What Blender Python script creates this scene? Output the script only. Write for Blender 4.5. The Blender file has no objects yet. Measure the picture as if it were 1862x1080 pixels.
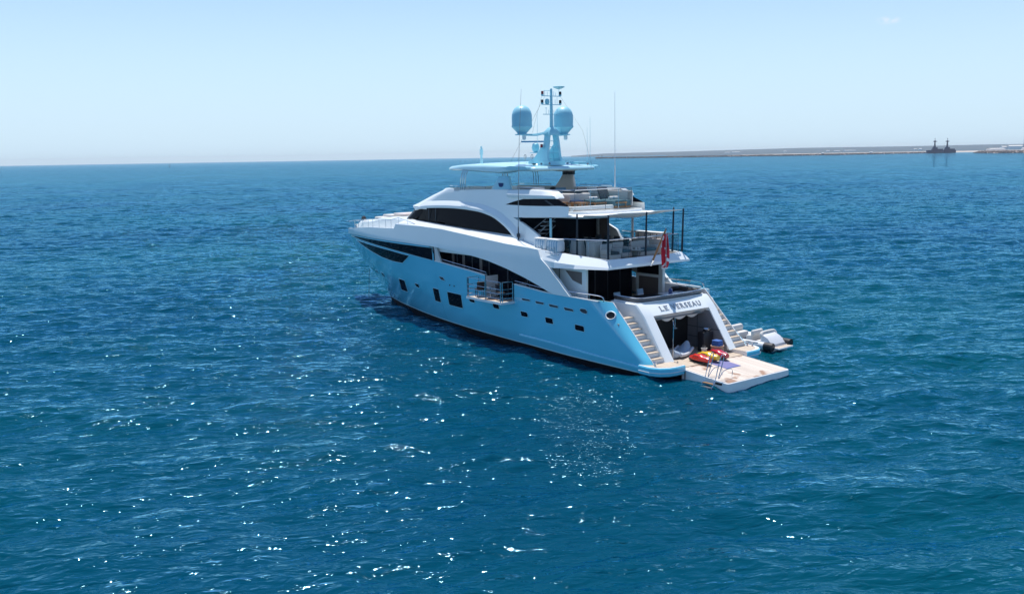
import bpy, bmesh, math, random
import numpy as np
from mathutils import Vector, Matrix
random.seed(7)
sc = bpy.context.scene
COL = sc.collection
R = math.radians

# ------------------------------------------------------------------ camera
cd = bpy.data.cameras.new("camera")
cam = bpy.data.objects.new("camera", cd)
COL.objects.link(cam)
CAM = Vector((-30.472, 36.114, 10.904))
_F = Vector((.78815, -.59710, -.14930)); _R = Vector((-.60575, -.79549, -.01631)); _U = Vector((.10903, -.10330, .98866))
cam.matrix_world = Matrix(((_R.x, _U.x, -_F.x, CAM.x), (_R.y, _U.y, -_F.y, CAM.y), (_R.z, _U.z, -_F.z, CAM.z), (0, 0, 0, 1)))
cd.sensor_width = 36; cd.lens = 32.591
cd.clip_start = .5; cd.clip_end = 60000
sc.camera = cam

# ------------------------------------------------------------------ light
SUN = Vector((.27, -.12, .93)).normalized()
el = math.asin(SUN.z)
w = bpy.data.worlds.new("World"); sc.world = w; w.use_nodes = True
nt = w.node_tree
sky = nt.nodes.new("ShaderNodeTexSky"); sky.sky_type = 'NISHITA'; sky.sun_disc = False
sky.sun_elevation = el; sky.sun_rotation = math.atan2(SUN.x, SUN.y)
sky.altitude = 0; sky.air_density = .8; sky.dust_density = 0; sky.ozone_density = 3.6
bg = nt.nodes['Background']; bg.inputs[1].default_value = .13
# pale sea haze low over the horizon
gc = nt.nodes.new("ShaderNodeTexCoord"); gs = nt.nodes.new("ShaderNodeSeparateXYZ"); nt.links.new(gc.outputs['Generated'], gs.inputs[0])
gm = nt.nodes.new("ShaderNodeMapRange"); gm.interpolation_type = 'SMOOTHSTEP'; gm.inputs[1].default_value = -.02; gm.inputs[2].default_value = .30; gm.inputs[3].default_value = 1; gm.inputs[4].default_value = 0
nt.links.new(gs.outputs['Z'], gm.inputs[0])
gx = nt.nodes.new("ShaderNodeMix"); gx.data_type = 'RGBA'; gx.inputs[7].default_value = (4.25, 5.35, 6.15, 1)
nt.links.new(gm.outputs[0], gx.inputs[0]); nt.links.new(sky.outputs[0], gx.inputs[6]); 
gt = nt.nodes.new("ShaderNodeMix"); gt.data_type = 'RGBA'; gt.blend_type = 'MULTIPLY'; gt.inputs[0].default_value = 1; gt.inputs[7].default_value = (.95, .99, 1.02, 1)
nt.links.new(gx.outputs[2], gt.inputs[6])
# one small wisp of cloud, high on the right
wd_ = (_F * 1685.7 + _R * (1613 - 931) + _U * (540 - 38)).normalized()
vs_ = nt.nodes.new("ShaderNodeVectorMath"); vs_.operation = 'SUBTRACT'; vs_.inputs[1].default_value = wd_; nt.links.new(gc.outputs['Generated'], vs_.inputs[0])
vm_ = nt.nodes.new("ShaderNodeVectorMath"); vm_.operation = 'MULTIPLY'; vm_.inputs[1].default_value = (1, 1, 3.2); nt.links.new(vs_.outputs[0], vm_.inputs[0])
vl_ = nt.nodes.new("ShaderNodeVectorMath"); vl_.operation = 'LENGTH'; nt.links.new(vm_.outputs[0], vl_.inputs[0])
cm_ = nt.nodes.new("ShaderNodeMapRange"); cm_.interpolation_type = 'SMOOTHSTEP'; cm_.inputs[1].default_value = .002; cm_.inputs[2].default_value = .016; cm_.inputs[3].default_value = 1; cm_.inputs[4].default_value = 0; nt.links.new(vl_.outputs['Value'], cm_.inputs[0])
cn_ = nt.nodes.new("ShaderNodeTexNoise"); cn_.inputs['Scale'].default_value = 110; cn_.inputs['Detail'].default_value = 5; nt.links.new(gc.outputs['Generated'], cn_.inputs['Vector'])
cr_ = nt.nodes.new("ShaderNodeMapRange"); cr_.inputs[1].default_value = .38; cr_.inputs[2].default_value = .68; nt.links.new(cn_.outputs['Fac'], cr_.inputs[0])
cf_ = nt.nodes.new("ShaderNodeMath"); cf_.operation = 'MULTIPLY'; nt.links.new(cm_.outputs[0], cf_.inputs[0]); nt.links.new(cr_.outputs[0], cf_.inputs[1])
cx_ = nt.nodes.new("ShaderNodeMix"); cx_.data_type = 'RGBA'; cx_.inputs[7].default_value = (5.2, 5.6, 6.1, 1); nt.links.new(cf_.outputs[0], cx_.inputs[0]); nt.links.new(gt.outputs[2], cx_.inputs[6])
nt.links.new(cx_.outputs[2], bg.inputs[0])
sl = bpy.data.lights.new("sun", 'SUN'); sl.energy = 4.2; sl.angle = R(.53); sl.color = (1, .96, .9)
so = bpy.data.objects.new("sun", sl); COL.objects.link(so)
so.rotation_euler = SUN.to_track_quat('Z', 'Y').to_euler()
sc.view_settings.view_transform = 'Standard'; sc.view_settings.look = 'None'
sc.view_settings.gamma = 1; sc.view_settings.exposure = 0.3
sc.cycles.use_denoising = True; sc.cycles.denoiser = 'OPENIMAGEDENOISE'
sc.cycles.max_bounces = 8
sc.cycles.sample_clamp_indirect = 6
sc.cycles.volume_bounces = 0

# ------------------------------------------------------------------ materials
def mat(name, col, rough=.5, metal=0., noise=0., nscale=3., bump=0., bscale=20., alpha=1., coat=0., ior=1.5, spec=.5):
    m = bpy.data.materials.new(name); m.use_nodes = True
    n = m.node_tree.nodes; l = m.node_tree.links; b = n['Principled BSDF']
    b.inputs['Base Color'].default_value = (*col, 1); b.inputs['Roughness'].default_value = rough
    b.inputs['Metallic'].default_value = metal; b.inputs['IOR'].default_value = ior
    b.inputs['Coat Weight'].default_value = coat; b.inputs['Specular IOR Level'].default_value = spec
    if alpha < 1: b.inputs['Alpha'].default_value = alpha
    if noise or bump:
        tc = n.new("ShaderNodeTexCoord")
    if noise:
        t = n.new("ShaderNodeTexNoise"); t.inputs['Scale'].default_value = nscale; t.inputs['Detail'].default_value = 6
        l.new(tc.outputs['Object'], t.inputs['Vector'])
        mx = n.new("ShaderNodeMix"); mx.data_type = 'RGBA'
        mx.inputs[6].default_value = (*[c * (1 - noise) for c in col], 1)
        mx.inputs[7].default_value = (*[min(1, c * (1 + noise)) for c in col], 1)
        l.new(t.outputs['Fac'], mx.inputs[0]); l.new(mx.outputs[2], b.inputs['Base Color'])
        mr = n.new("ShaderNodeMapRange"); mr.inputs[3].default_value = rough * .75; mr.inputs[4].default_value = min(1, rough * 1.3)
        l.new(t.outputs['Fac'], mr.inputs[0]); l.new(mr.outputs[0], b.inputs['Roughness'])
    if bump:
        t2 = n.new("ShaderNodeTexNoise"); t2.inputs['Scale'].default_value = bscale; t2.inputs['Detail'].default_value = 5
        l.new(tc.outputs['Object'], t2.inputs['Vector'])
        bp = n.new("ShaderNodeBump"); bp.inputs['Distance'].default_value = bump; bp.inputs['Strength'].default_value = 1
        l.new(t2.outputs['Fac'], bp.inputs['Height']); l.new(bp.outputs[0], b.inputs['Normal'])
    return m

def teak_mat(name, c1, c2, stain, plank=.09, thr=.62):
    m = bpy.data.materials.new(name); m.use_nodes = True
    n = m.node_tree.nodes; l = m.node_tree.links; b = n['Principled BSDF']
    tc = n.new("ShaderNodeTexCoord"); sp = n.new("ShaderNodeSeparateXYZ"); l.new(tc.outputs['Object'], sp.inputs[0])
    d = n.new("ShaderNodeMath"); d.operation = 'DIVIDE'; d.inputs[1].default_value = plank; l.new(sp.outputs['Y'], d.inputs[0])
    f = n.new("ShaderNodeMath"); f.operation = 'FRACT'; l.new(d.outputs[0], f.inputs[0])
    g = n.new("ShaderNodeMath"); g.operation = 'LESS_THAN'; g.inputs[1].default_value = .1; l.new(f.outputs[0], g.inputs[0])
    fl = n.new("ShaderNodeMath"); fl.operation = 'FLOOR'; l.new(d.outputs[0], fl.inputs[0])
    wn = n.new("ShaderNodeTexWhiteNoise"); wn.noise_dimensions = '1D'; l.new(fl.outputs[0], wn.inputs['W'])
    mx = n.new("ShaderNodeMix"); mx.data_type = 'RGBA'; mx.inputs[6].default_value = (*c1, 1); mx.inputs[7].default_value = (*c2, 1)
    l.new(wn.outputs['Value'], mx.inputs[0])
    ns = n.new("ShaderNodeTexNoise"); ns.inputs['Scale'].default_value = .9; ns.inputs['Detail'].default_value = 3
    l.new(tc.outputs['Object'], ns.inputs['Vector'])
    cr = n.new("ShaderNodeMapRange"); cr.inputs[1].default_value = thr - .03; cr.inputs[2].default_value = thr + .03; l.new(ns.outputs['Fac'], cr.inputs[0])
    m2 = n.new("ShaderNodeMix"); m2.data_type = 'RGBA'; m2.inputs[7].default_value = (*stain, 1)
    l.new(cr.outputs[0], m2.inputs[0]); l.new(mx.outputs[2], m2.inputs[6])
    m3 = n.new("ShaderNodeMix"); m3.data_type = 'RGBA'; m3.inputs[7].default_value = (.2, .15, .1, 1)
    mg = n.new("ShaderNodeMath"); mg.operation = 'MULTIPLY'; mg.inputs[1].default_value = .5; l.new(g.outputs[0], mg.inputs[0])
    l.new(mg.outputs[0], m3.inputs[0]); l.new(m2.outputs[2], m3.inputs[6]); l.new(m3.outputs[2], b.inputs['Base Color'])
    b.inputs['Roughness'].default_value = .6
    return m

M = dict(
    white=mat('white_gelcoat', (.84, .88, .88), .22, noise=.03, nscale=.8, coat=.3),
    white2=mat('white_trim', (.80, .80, .80), .3, noise=.03, nscale=1.5),
    hull=mat('ice_blue_gelcoat', (.13, .56, .76), .12, noise=.06, nscale=.35, coat=.7, bump=.012, bscale=.8),
    pale=mat('pale_blue_gelcoat', (.50, .78, .84), .25, noise=.04, nscale=.7, coat=.3),
    mast=mat('mast_blue_paint', (.32, .66, .77), .3, noise=.05, nscale=2),
    dome=mat('radome_blue', (.30, .62, .74), .4, noise=.04, nscale=2),
    boot=mat('black_antifouling', (.002, .003, .007), .6, noise=.2, nscale=3, spec=.2),
    glass=mat('tinted_glass', (.004, .006, .012), .03, noise=.1, nscale=.5, spec=.12, ior=1.25),
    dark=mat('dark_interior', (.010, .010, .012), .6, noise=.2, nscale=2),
    taupe=mat('taupe_panel', (.16, .13, .12), .5, noise=.1, nscale=3),
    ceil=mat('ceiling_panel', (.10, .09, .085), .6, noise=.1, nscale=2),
    steel=mat('polished_steel', (.62, .64, .66), .12, metal=1., noise=.04, nscale=5),
    grey=mat('grey_metal', (.30, .31, .33), .3, metal=.6, noise=.08, nscale=4),
    pole=mat('carbon_pole', (.012, .014, .028), .3, noise=.1, nscale=6),
    teak=teak_mat('teak_deck', (.50, .41, .32), (.58, .49, .39), (.4, .3, .22), thr=.9),
    teakbright=teak_mat('bleached_teak', (.56, .48, .41), (.70, .62, .54), (.34, .20, .13), plank=.16, thr=.60),
    wood=mat('varnished_teak', (.36, .19, .08), .35, noise=.25, nscale=8),
    beige=mat('beige_and_bounce_light', (.74, .63, .57), .4, noise=.05, nscale=2),  # beige furnishings, and bounced sunlight painted on the starboard hardtop supports
    cush=mat('cream_cushion', (.62, .60, .57), .85, noise=.06, nscale=5, bump=.01, bscale=15),
    teal=mat('teal_cushion', (.10, .20, .24), .85, noise=.12, nscale=5, bump=.01, bscale=15),
    charcoal=mat('charcoal_fabric', (.05, .06, .075), .85, noise=.15, nscale=6, bump=.01, bscale=15),
    navy=mat('navy_cushion', (.02, .05, .16), .8, noise=.12, nscale=6, bump=.01, bscale=15),
    rail_glass=mat('rail_glass', (.03, .08, .09), .03, alpha=.24),
    canvas=mat('white_canvas', (.86, .84, .81), .85, noise=.03, nscale=3, bump=.02, bscale=3),
    red=mat('red_shell', (.62, .03, .015), .25, noise=.1, nscale=5, coat=.5),
    crimson=mat('crimson_shell', (.50, .008, .03), .25, noise=.1, nscale=5, coat=.5),
    yellow=mat('yellow_shell', (.80, .50, .02), .25, noise=.1, nscale=5, coat=.5),
    rubber=mat('black_rubber', (.012, .012, .018), .5, noise=.2, nscale=8),
    tube=mat('grey_tube_fabric', (.62, .64, .68), .5, noise=.05, nscale=3),
    grill=mat('dark_grille', (.02, .03, .045), .5, noise=.2, nscale=10),
    towel=mat('blue_towel', (.05, .14, .42), .9, noise=.15, nscale=10, bump=.01, bscale=30),
    mat_=mat('purple_mat', (.17, .17, .36), .8, noise=.12, nscale=6, bump=.004, bscale=60),
    lamp=mat('red_lens', (.25, .0, .02), .2, noise=.1, nscale=5),
    flagred=mat('flag_red', (.58, .01, .03), .8, noise=.08, nscale=6),
    flagwhite=mat('flag_white', (.8, .8, .82), .8, noise=.04, nscale=6),
    letter=mat('letter_grey', (.27, .29, .33), .35, metal=.3, noise=.1, nscale=10),
    leaf=mat('palm_leaf', (.05, .09, .02), .6, noise=.3, nscale=8),
    garage=mat('grey_lining', (.20, .20, .22), .45, noise=.06, nscale=2),
    airblue=mat('pale_blue_vinyl', (.42, .52, .62), .35, noise=.06, nscale=3),
    stripe=mat('blue_stripe_cover', (.55, .62, .68), .8, noise=.1, nscale=6),
)
def stripes(m, scale=9., c2=(.10, .25, .40)):
    n = m.node_tree.nodes; l = m.node_tree.links; b = n['Principled BSDF']
    tc = n.new("ShaderNodeTexCoord"); wv = n.new("ShaderNodeTexWave"); wv.inputs['Scale'].default_value = scale
    l.new(tc.outputs['Object'], wv.inputs['Vector'])
    mx = n.new("ShaderNodeMix"); mx.data_type = 'RGBA'; mx.inputs[6].default_value = (.72, .76, .8, 1); mx.inputs[7].default_value = (.34, .5, .62, 1)
    cr = n.new("ShaderNodeMapRange"); cr.inputs[1].default_value = .6; cr.inputs[2].default_value = .75; l.new(wv.outputs['Fac'], cr.inputs[0])
    l.new(cr.outputs[0], mx.inputs[0]); l.new(mx.outputs[2], b.inputs['Base Color'])
stripes(M['stripe'], 1.6)

def basket_mat():
    m = mat('wicker', (.42, .28, .2), .8)
    n = m.node_tree.nodes; l = m.node_tree.links; b = n['Principled BSDF']
    tc = n.new("ShaderNodeTexCoord"); wv = n.new("ShaderNodeTexWave"); wv.bands_direction = 'Z'; wv.inputs['Scale'].default_value = 7; wv.inputs['Distortion'].default_value = .6
    l.new(tc.outputs['Object'], wv.inputs['Vector'])
    mx = n.new("ShaderNodeMix"); mx.data_type = 'RGBA'; mx.inputs[6].default_value = (.22, .12, .08, 1); mx.inputs[7].default_value = (.5, .34, .25, 1)
    l.new(wv.outputs['Fac'], mx.inputs[0]); l.new(mx.outputs[2], b.inputs['Base Color'])
    return m
M['wicker'] = basket_mat()

# ------------------------------------------------------------------ mesh helpers
class MB:
    def __init__(s): s.v = []; s.f = []
    def add(s, vs, fs):
        o = len(s.v); s.v += [tuple(map(float, p)) for p in vs]; s.f += [tuple(i + o for i in f) for f in fs]; return s
    def box(s, x0, x1, y0, y1, z0, z1):
        return s.add([(x0, y0, z0), (x1, y0, z0), (x1, y1, z0), (x0, y1, z0), (x0, y0, z1), (x1, y0, z1), (x1, y1, z1), (x0, y1, z1)],
                     [(3, 2, 1, 0), (4, 5, 6, 7), (0, 1, 5, 4), (1, 2, 6, 5), (2, 3, 7, 6), (3, 0, 4, 7)])
    def rbox(s, x0, x1, y0, y1, z0, z1, r=.05):
        """box with chamfered edges, built as stacked rounded rectangles"""
        rows = []
        for z, i in ((z0, r), (z0 + r * .3, r * .3), (z0 + r, 0), (z1 - r, 0), (z1 - r * .3, r * .3), (z1, r)):
            row = []
            for cx, cy, a0 in ((x1 - r, y1 - r, 0), (x0 + r, y1 - r, 90), (x0 + r, y0 + r, 180), (x1 - r, y0 + r, 270)):
                for a in (0, 45, 90):
                    t = R(a0 + a); row.append((cx + (r - i) * math.cos(t), cy + (r - i) * math.sin(t), z))
            rows.append(row)
        return s.loft(rows, close=True, cap=True)
    def prism(s, poly, axis, lo, hi):
        """poly = list of 2d points; axis 'y': (x,z) polygon extruded over y; 'z': (x,y) over z; 'x': (y,z) over x"""
        n = len(poly)
        def P(a, b, c): return {'y': (a, c, b), 'z': (a, b, c), 'x': (c, a, b)}[axis]
        vs = [P(a, b, lo) for a, b in poly] + [P(a, b, hi) for a, b in poly]
        fs = [tuple(range(n))[::-1], tuple(range(n, 2 * n))] + [(i, (i + 1) % n, n + (i + 1) % n, n + i) for i in range(n)]
        return s.add(vs, fs)
    def loft(s, rows, close=False, cap=False):
        n = len(rows[0]); vs = [p for r in rows for p in r]; fs = []
        for j in range(len(rows) - 1):
            for i in range(n if close else n - 1):
                fs.append((j * n + i, j * n + (i + 1) % n, (j + 1) * n + (i + 1) % n, (j + 1) * n + i))
        if cap:
            fs.append(tuple(range(n))[::-1]); fs.append(tuple(range((len(rows) - 1) * n, len(rows) * n)))
        return s.add(vs, fs)
    def tube(s, pts, r, n=8, r2=None):
        pts = [Vector(p) for p in pts]; rows = []; m = len(pts)
        for i, p in enumerate(pts):
            d = (pts[min(i + 1, m - 1)] - pts[max(i - 1, 0)]).normalized()
            a = d.cross(Vector((0, 0, 1)) if abs(d.z) < .9 else Vector((1, 0, 0))).normalized(); b = d.cross(a)
            rr = r if r2 is None else r + (r2 - r) * i / (m - 1)
            rows.append([tuple(p + (a * math.cos(t) + b * math.sin(t)) * rr) for t in [2 * math.pi * k / n for k in range(n)]])
        return s.loft(rows, close=True, cap=True)
    def lathe(s, prof, c, n=24, sx=1, sy=1):
        rows = [[(c[0] + r * math.cos(2 * math.pi * k / n) * sx, c[1] + r * math.sin(2 * math.pi * k / n) * sy, c[2] + z) for k in range(n)] for r, z in prof]
        return s.loft(rows, close=True, cap=True)
    def xf(s, mtx):
        s.v = [tuple(mtx @ Vector(p)) for p in s.v]; return s
    def build(s, name, m, parent=None, ang=35, **props):
        me = bpy.data.meshes.new(name)
        me.from_pydata(s.v, [], s.f)
        bm = bmesh.new(); bm.from_mesh(me)
        bmesh.ops.recalc_face_normals(bm, faces=bm.faces[:])
        bm.to_mesh(me); bm.free()
        if ang:
            me.shade_smooth(); me.set_sharp_from_angle(angle=R(ang))
        me.materials.append(M[m] if isinstance(m, str) else m)
        o = bpy.data.objects.new(name, me); COL.objects.link(o)
        if parent is not None:
            o.parent = parent
            p = parent; off = Vector((0, 0, 0))
            while p is not None: off += Vector(p.location); p = p.parent
            if off.length and not s.__dict__.get('local'):
                me.transform(Matrix.Translation(-off))
        for k, v in props.items(): o[k] = v
        return o

def thing(name, label, cat, loc=(0, 0, 0), rz=0, group=None):
    o = bpy.data.objects.new(name, None); COL.objects.link(o); o.location = loc; o.rotation_euler = (0, 0, rz)
    o.empty_display_size = .3; o['label'] = label; o['category'] = cat
    if group: o['group'] = group
    return o
def local(mb): mb.local = True; return mb
def copy_tree(o, parent=None):
    c = o.copy(); COL.objects.link(c); c.parent = parent
    for ch in [x for x in bpy.data.objects if x.parent == o]: copy_tree(ch, c)
    return c
def ip(z, a, b): return float(np.interp(z, a, b))
def dens(pts, n=6):
    """densify an open polyline with Catmull-Rom"""
    out = []; P = [Vector(p) for p in pts]
    for i in range(len(P) - 1):
        p0, p1, p2, p3 = P[max(i - 1, 0)], P[i], P[i + 1], P[min(i + 2, len(P) - 1)]
        for k in range(n):
            t = k / n
            out.append(tuple(.5 * ((2 * p1) + (p2 - p0) * t + (2 * p0 - 5 * p1 + 4 * p2 - p3) * t * t + (3 * p1 - p0 - 3 * p2 + p3) * t ** 3)))
    out.append(tuple(P[-1])); return out
def resamp(pts, n):
    P = [Vector(p) for p in pts]; L = [0]
    for a, b in zip(P, P[1:]): L.append(L[-1] + (b - a).length)
    out = []
    for k in range(n):
        t = L[-1] * k / (n - 1); j = 0
        while j < len(P) - 2 and L[j + 1] < t: j += 1
        u = (t - L[j]) / max(1e-9, L[j + 1] - L[j]); out.append(tuple(P[j].lerp(P[j + 1], min(1, u))))
    return out

SL = -.22   # sea level in the yacht's frame (metres)

# ------------------------------------------------------------------ hull surface (port half breadth at x, z)
def xst(z): return ip(z, [-1, .33, .66, 1.33, 1.95, 2.81, 4.2, 4.72, 5.33, 6.6], [32.2, 33.2, 33.9, 34.74, 35.78, 37.39, 39.2, 39.7, 39.72, 39.6])
def HY(x, z):
    B = ip(z, [-1, .2, .8, 1.5, 3, 5.3], [3.5, 3.85, 3.93, 3.96, 3.97, 3.99])
    x0 = ip(z, [-1, .35, 2.5, 5.3], [2, 4, 12, 20]); p = ip(z, [.35, 5.3], [2.6, 2.2]); xs = xst(z)
    if x >= xs: return 0.
    y = B * (1 - max(0, (x - x0) / (xs - x0)) ** p)
    if z > 5.3: y -= (z - 5.3) * .1 * min(1, y)
    return y
def xaft(z): return ip(z, [-.9, .3, .8, 3.15, 3.42], [1.0, 1.35, 1.7, 5.15, 5.55])
def sheer(x): return ip(x, [4, 9, 12.3, 15.9, 19.4, 20.3, 20.32, 24, 28, 34, 38, 39.7], [3.42, 3.47, 3.69, 4.02, 4.28, 4.32, 5.22, 5.24, 5.18, 5.04, 4.85, 4.76])
def edge(x): return ip(x, [0, 1.3, 4, 7.2, 10.7, 20, 27, 33], [.10, .10, .14, .16, .22, .24, .26, .22])

yacht = thing('motor_yacht', 'large white and ice-blue three-deck motor yacht at anchor with open stern garage', 'yacht', (0, 0, 0))

def hullcols(xa, xb, n):
    return [xa + (xb - xa) * k / n for k in range(n + 1)]
def hull_pt(xc, z):
    if xc > 26:
        t = (xc - 26) / (39.72 - 26); x = 26 + t * (xst(z) - 26)
        return (x, 0. if xc > 39.7 else HY(x, z), z)
    if xc < 7:
        a = xaft(z); x = a + (xc - 5.55) / (7 - 5.55) * (7 - a)
        return (x, HY(x, z), z)
    return (xc, HY(xc, z), z)
def hull_grid(mb, cols, zlo, zhi, nz, s):
    rows = []
    for j in range(nz + 1):
        r = []
        for xc in cols:
            z = zlo(xc) + (zhi(xc) - zlo(xc)) * j / nz
            x, y, z = hull_pt(xc, z); r.append((x, s * y, z))
        rows.append(r)
    mb.loft(rows)
hm = MB(); bm_ = MB()
BX0, BX1 = 11.75, 14.6
for s in (1, -1):
    segs = [(5.55, BX0, 14, sheer), (BX0, BX1, 6, (lambda x: 2.62) if s == 1 else sheer), (BX1, 20.3, 12, sheer),
            (20.31, 34, 28, sheer), (34, 38.6, 14, sheer), (38.6, 39.72, 10, sheer)]
    for a, b, n, f in segs:
        cols = hullcols(a, b, n)
        hull_grid(hm, cols, edge, f, 16, s)
        hull_grid(bm_, cols, lambda x: -1.0, edge, 4, s)
    # rounded quarter panel at the stern, outboard of the stairs
    A = [(xaft(z), HY(5, z), z) for z in np.linspace(.2, 3.42, 14)]
    Bp = []
    for k, z in enumerate(np.linspace(.2, 3.42, 14)):
        Bp.append((ip(z, [.2, .68, 3.34, 3.42], [.75, 1.05, 3.88, 3.95]), 3.55, z))
    rows = []
    for q in range(9):
        t = q / 8; row = []
        for a, b in zip(A, Bp):
            c = (b[0] + (a[0] - b[0]) * .35, 3.95, (a[2] + b[2]) / 2)
            row.append(tuple((1 - t) ** 2 * a[i] + 2 * t * (1 - t) * c[i] + t * t * b[i] for i in range(3)))
        rows.append([(p[0], s * p[1], p[2]) for p in row])
    hm.loft(rows)
    # capping of the quarter top and inner face
    top = [r[-1] for r in rows]
    hm.add(top + [(5.55, s * 3.5, 3.42)], [tuple(range(len(top) + 1))])
hull = hm.build('hull', 'hull', yacht, ang=50)
for s in (1, -1):   # pale strip along the paint edge: light-blue reflection put into the colour
    mb = MB(); cols = list(np.linspace(5.6, 39.3, 120)); rows = []
    for dz in (.0, .055):
        rows.append([(p[0], s * (p[1] + .014), p[2]) for p in [hull_pt(x, edge(x) + dz) for x in cols]])
    mb.loft(rows); mb.build('reflection_strip', 'pale', hull)
# transom under the platform and dark bottom
bm_.box(.9, 1.4, -3.5, 3.5, -1.0, .34)
bm_.build('boot_stripe', 'boot', yacht)

# bulwark cap rail and inner bulwark
for s in (1, -1):
    mb = MB()
    def capseg(x0, x1):
        xs = np.linspace(x0, x1, 24); o = []; i_ = []
        for x in xs:
            z = sheer(x); y = HY(x, z); o.append((x, y, z)); i_.append((x, y - .16, z))
        lo = [(p[0], p[1] - .01, p[2] - .9) for p in i_]
        rows = [[(p[0], s * (p[1] + .015), p[2] - .03) for p in o], [(p[0], s * (p[1] + .015), p[2] + .02) for p in o], [(p[0], s * p[1], p[2] + .02) for p in i_], [(p[0], s * p[1], p[2]) for p in lo]]
        mb.loft(rows)
    if s == 1: capseg(4.6, BX0); capseg(BX1, 20.28)
    else: capseg(4.6, 20.28)
    mb.build('bulwark_cap', 'white2', yacht)

# rubbing strake low on the quarters
for s in (1, -1):
    mb = MB(); pts = [(11.4, .70), (10.1, .70), (8.6, .68), (5.9, .57), (3.35, .5), (1.3, .45), (.55, .44)]
    pts = resamp([(x, HY(x, z), z) for x, z in pts], 24)
    rows = []
    for dz, dy in ((.07, -.05), (.05, .07), (-.02, .09), (-.09, .07), (-.12, -.05)):
        rows.append([(x, s * (y + dy), z + dz) for x, y, z in pts])
    mb.loft(rows); mb.build('rubbing_strake', 'hull', yacht)

# ---------------- windows let into the hull side
def hull_panel(poly, name, m='glass', off=.012, parent=None, s=1, frame=True, nsub=1):
    P = [];
    for a, b in zip(poly, poly[1:] + poly[:1]):
        n = max(1, int(math.hypot(a[0] - b[0], a[1] - b[1]) / .4))
        P += [(a[0] + (b[0] - a[0]) * k / n, a[1] + (b[1] - a[1]) * k / n) for k in range(n)]
    bm = bmesh.new()
    vs = [bm.verts.new((x, 0, z)) for x, z in P]; f = bm.faces.new(vs); f.normal_update()
    bmesh.ops.triangulate(bm, faces=[f], quad_method='BEAUTY', ngon_method='EAR_CLIP')
    for _ in range(nsub):
        bmesh.ops.subdivide_edges(bm, edges=bm.edges[:], cuts=1, use_grid_fill=False)
        bmesh.ops.triangulate(bm, faces=bm.faces[:])
    for v in bm.verts: v.co.y = s * (HY(v.co.x, v.co.z) + off)
    me = bpy.data.meshes.new(name); bm.to_mesh(me); bm.free(); me.shade_smooth(); me.materials.append(M[m])
    o = bpy.data.objects.new(name, me); COL.objects.link(o); o.parent = parent or yacht
    if frame:
        fr = MB(); loop = [(x, s * (HY(x, z) + off), z) for x, z in P]; loop.append(loop[0]); fr.tube(loop, .022, 5)
        fr.build('frame', 'mast', o)
    return o
def rrect(pts, r=.09):
    """round the corners of a polygon (x,z)"""
    out = []; n = len(pts)
    for i in range(n):
        p0, p, p1 = [Vector((*pts[(i + k) % n], 0)) for k in (-1, 0, 1)]
        a = p + (p0 - p).normalized() * min(r, (p0 - p).length * .45); b = p + (p1 - p).normalized() * min(r, (p1 - p).length * .45)
        for t in (0, .5, 1):
            q = a * (1 - t) ** 2 + p * 2 * t * (1 - t) + b * t * t; out.append((q.x, q.y))
    return out
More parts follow.
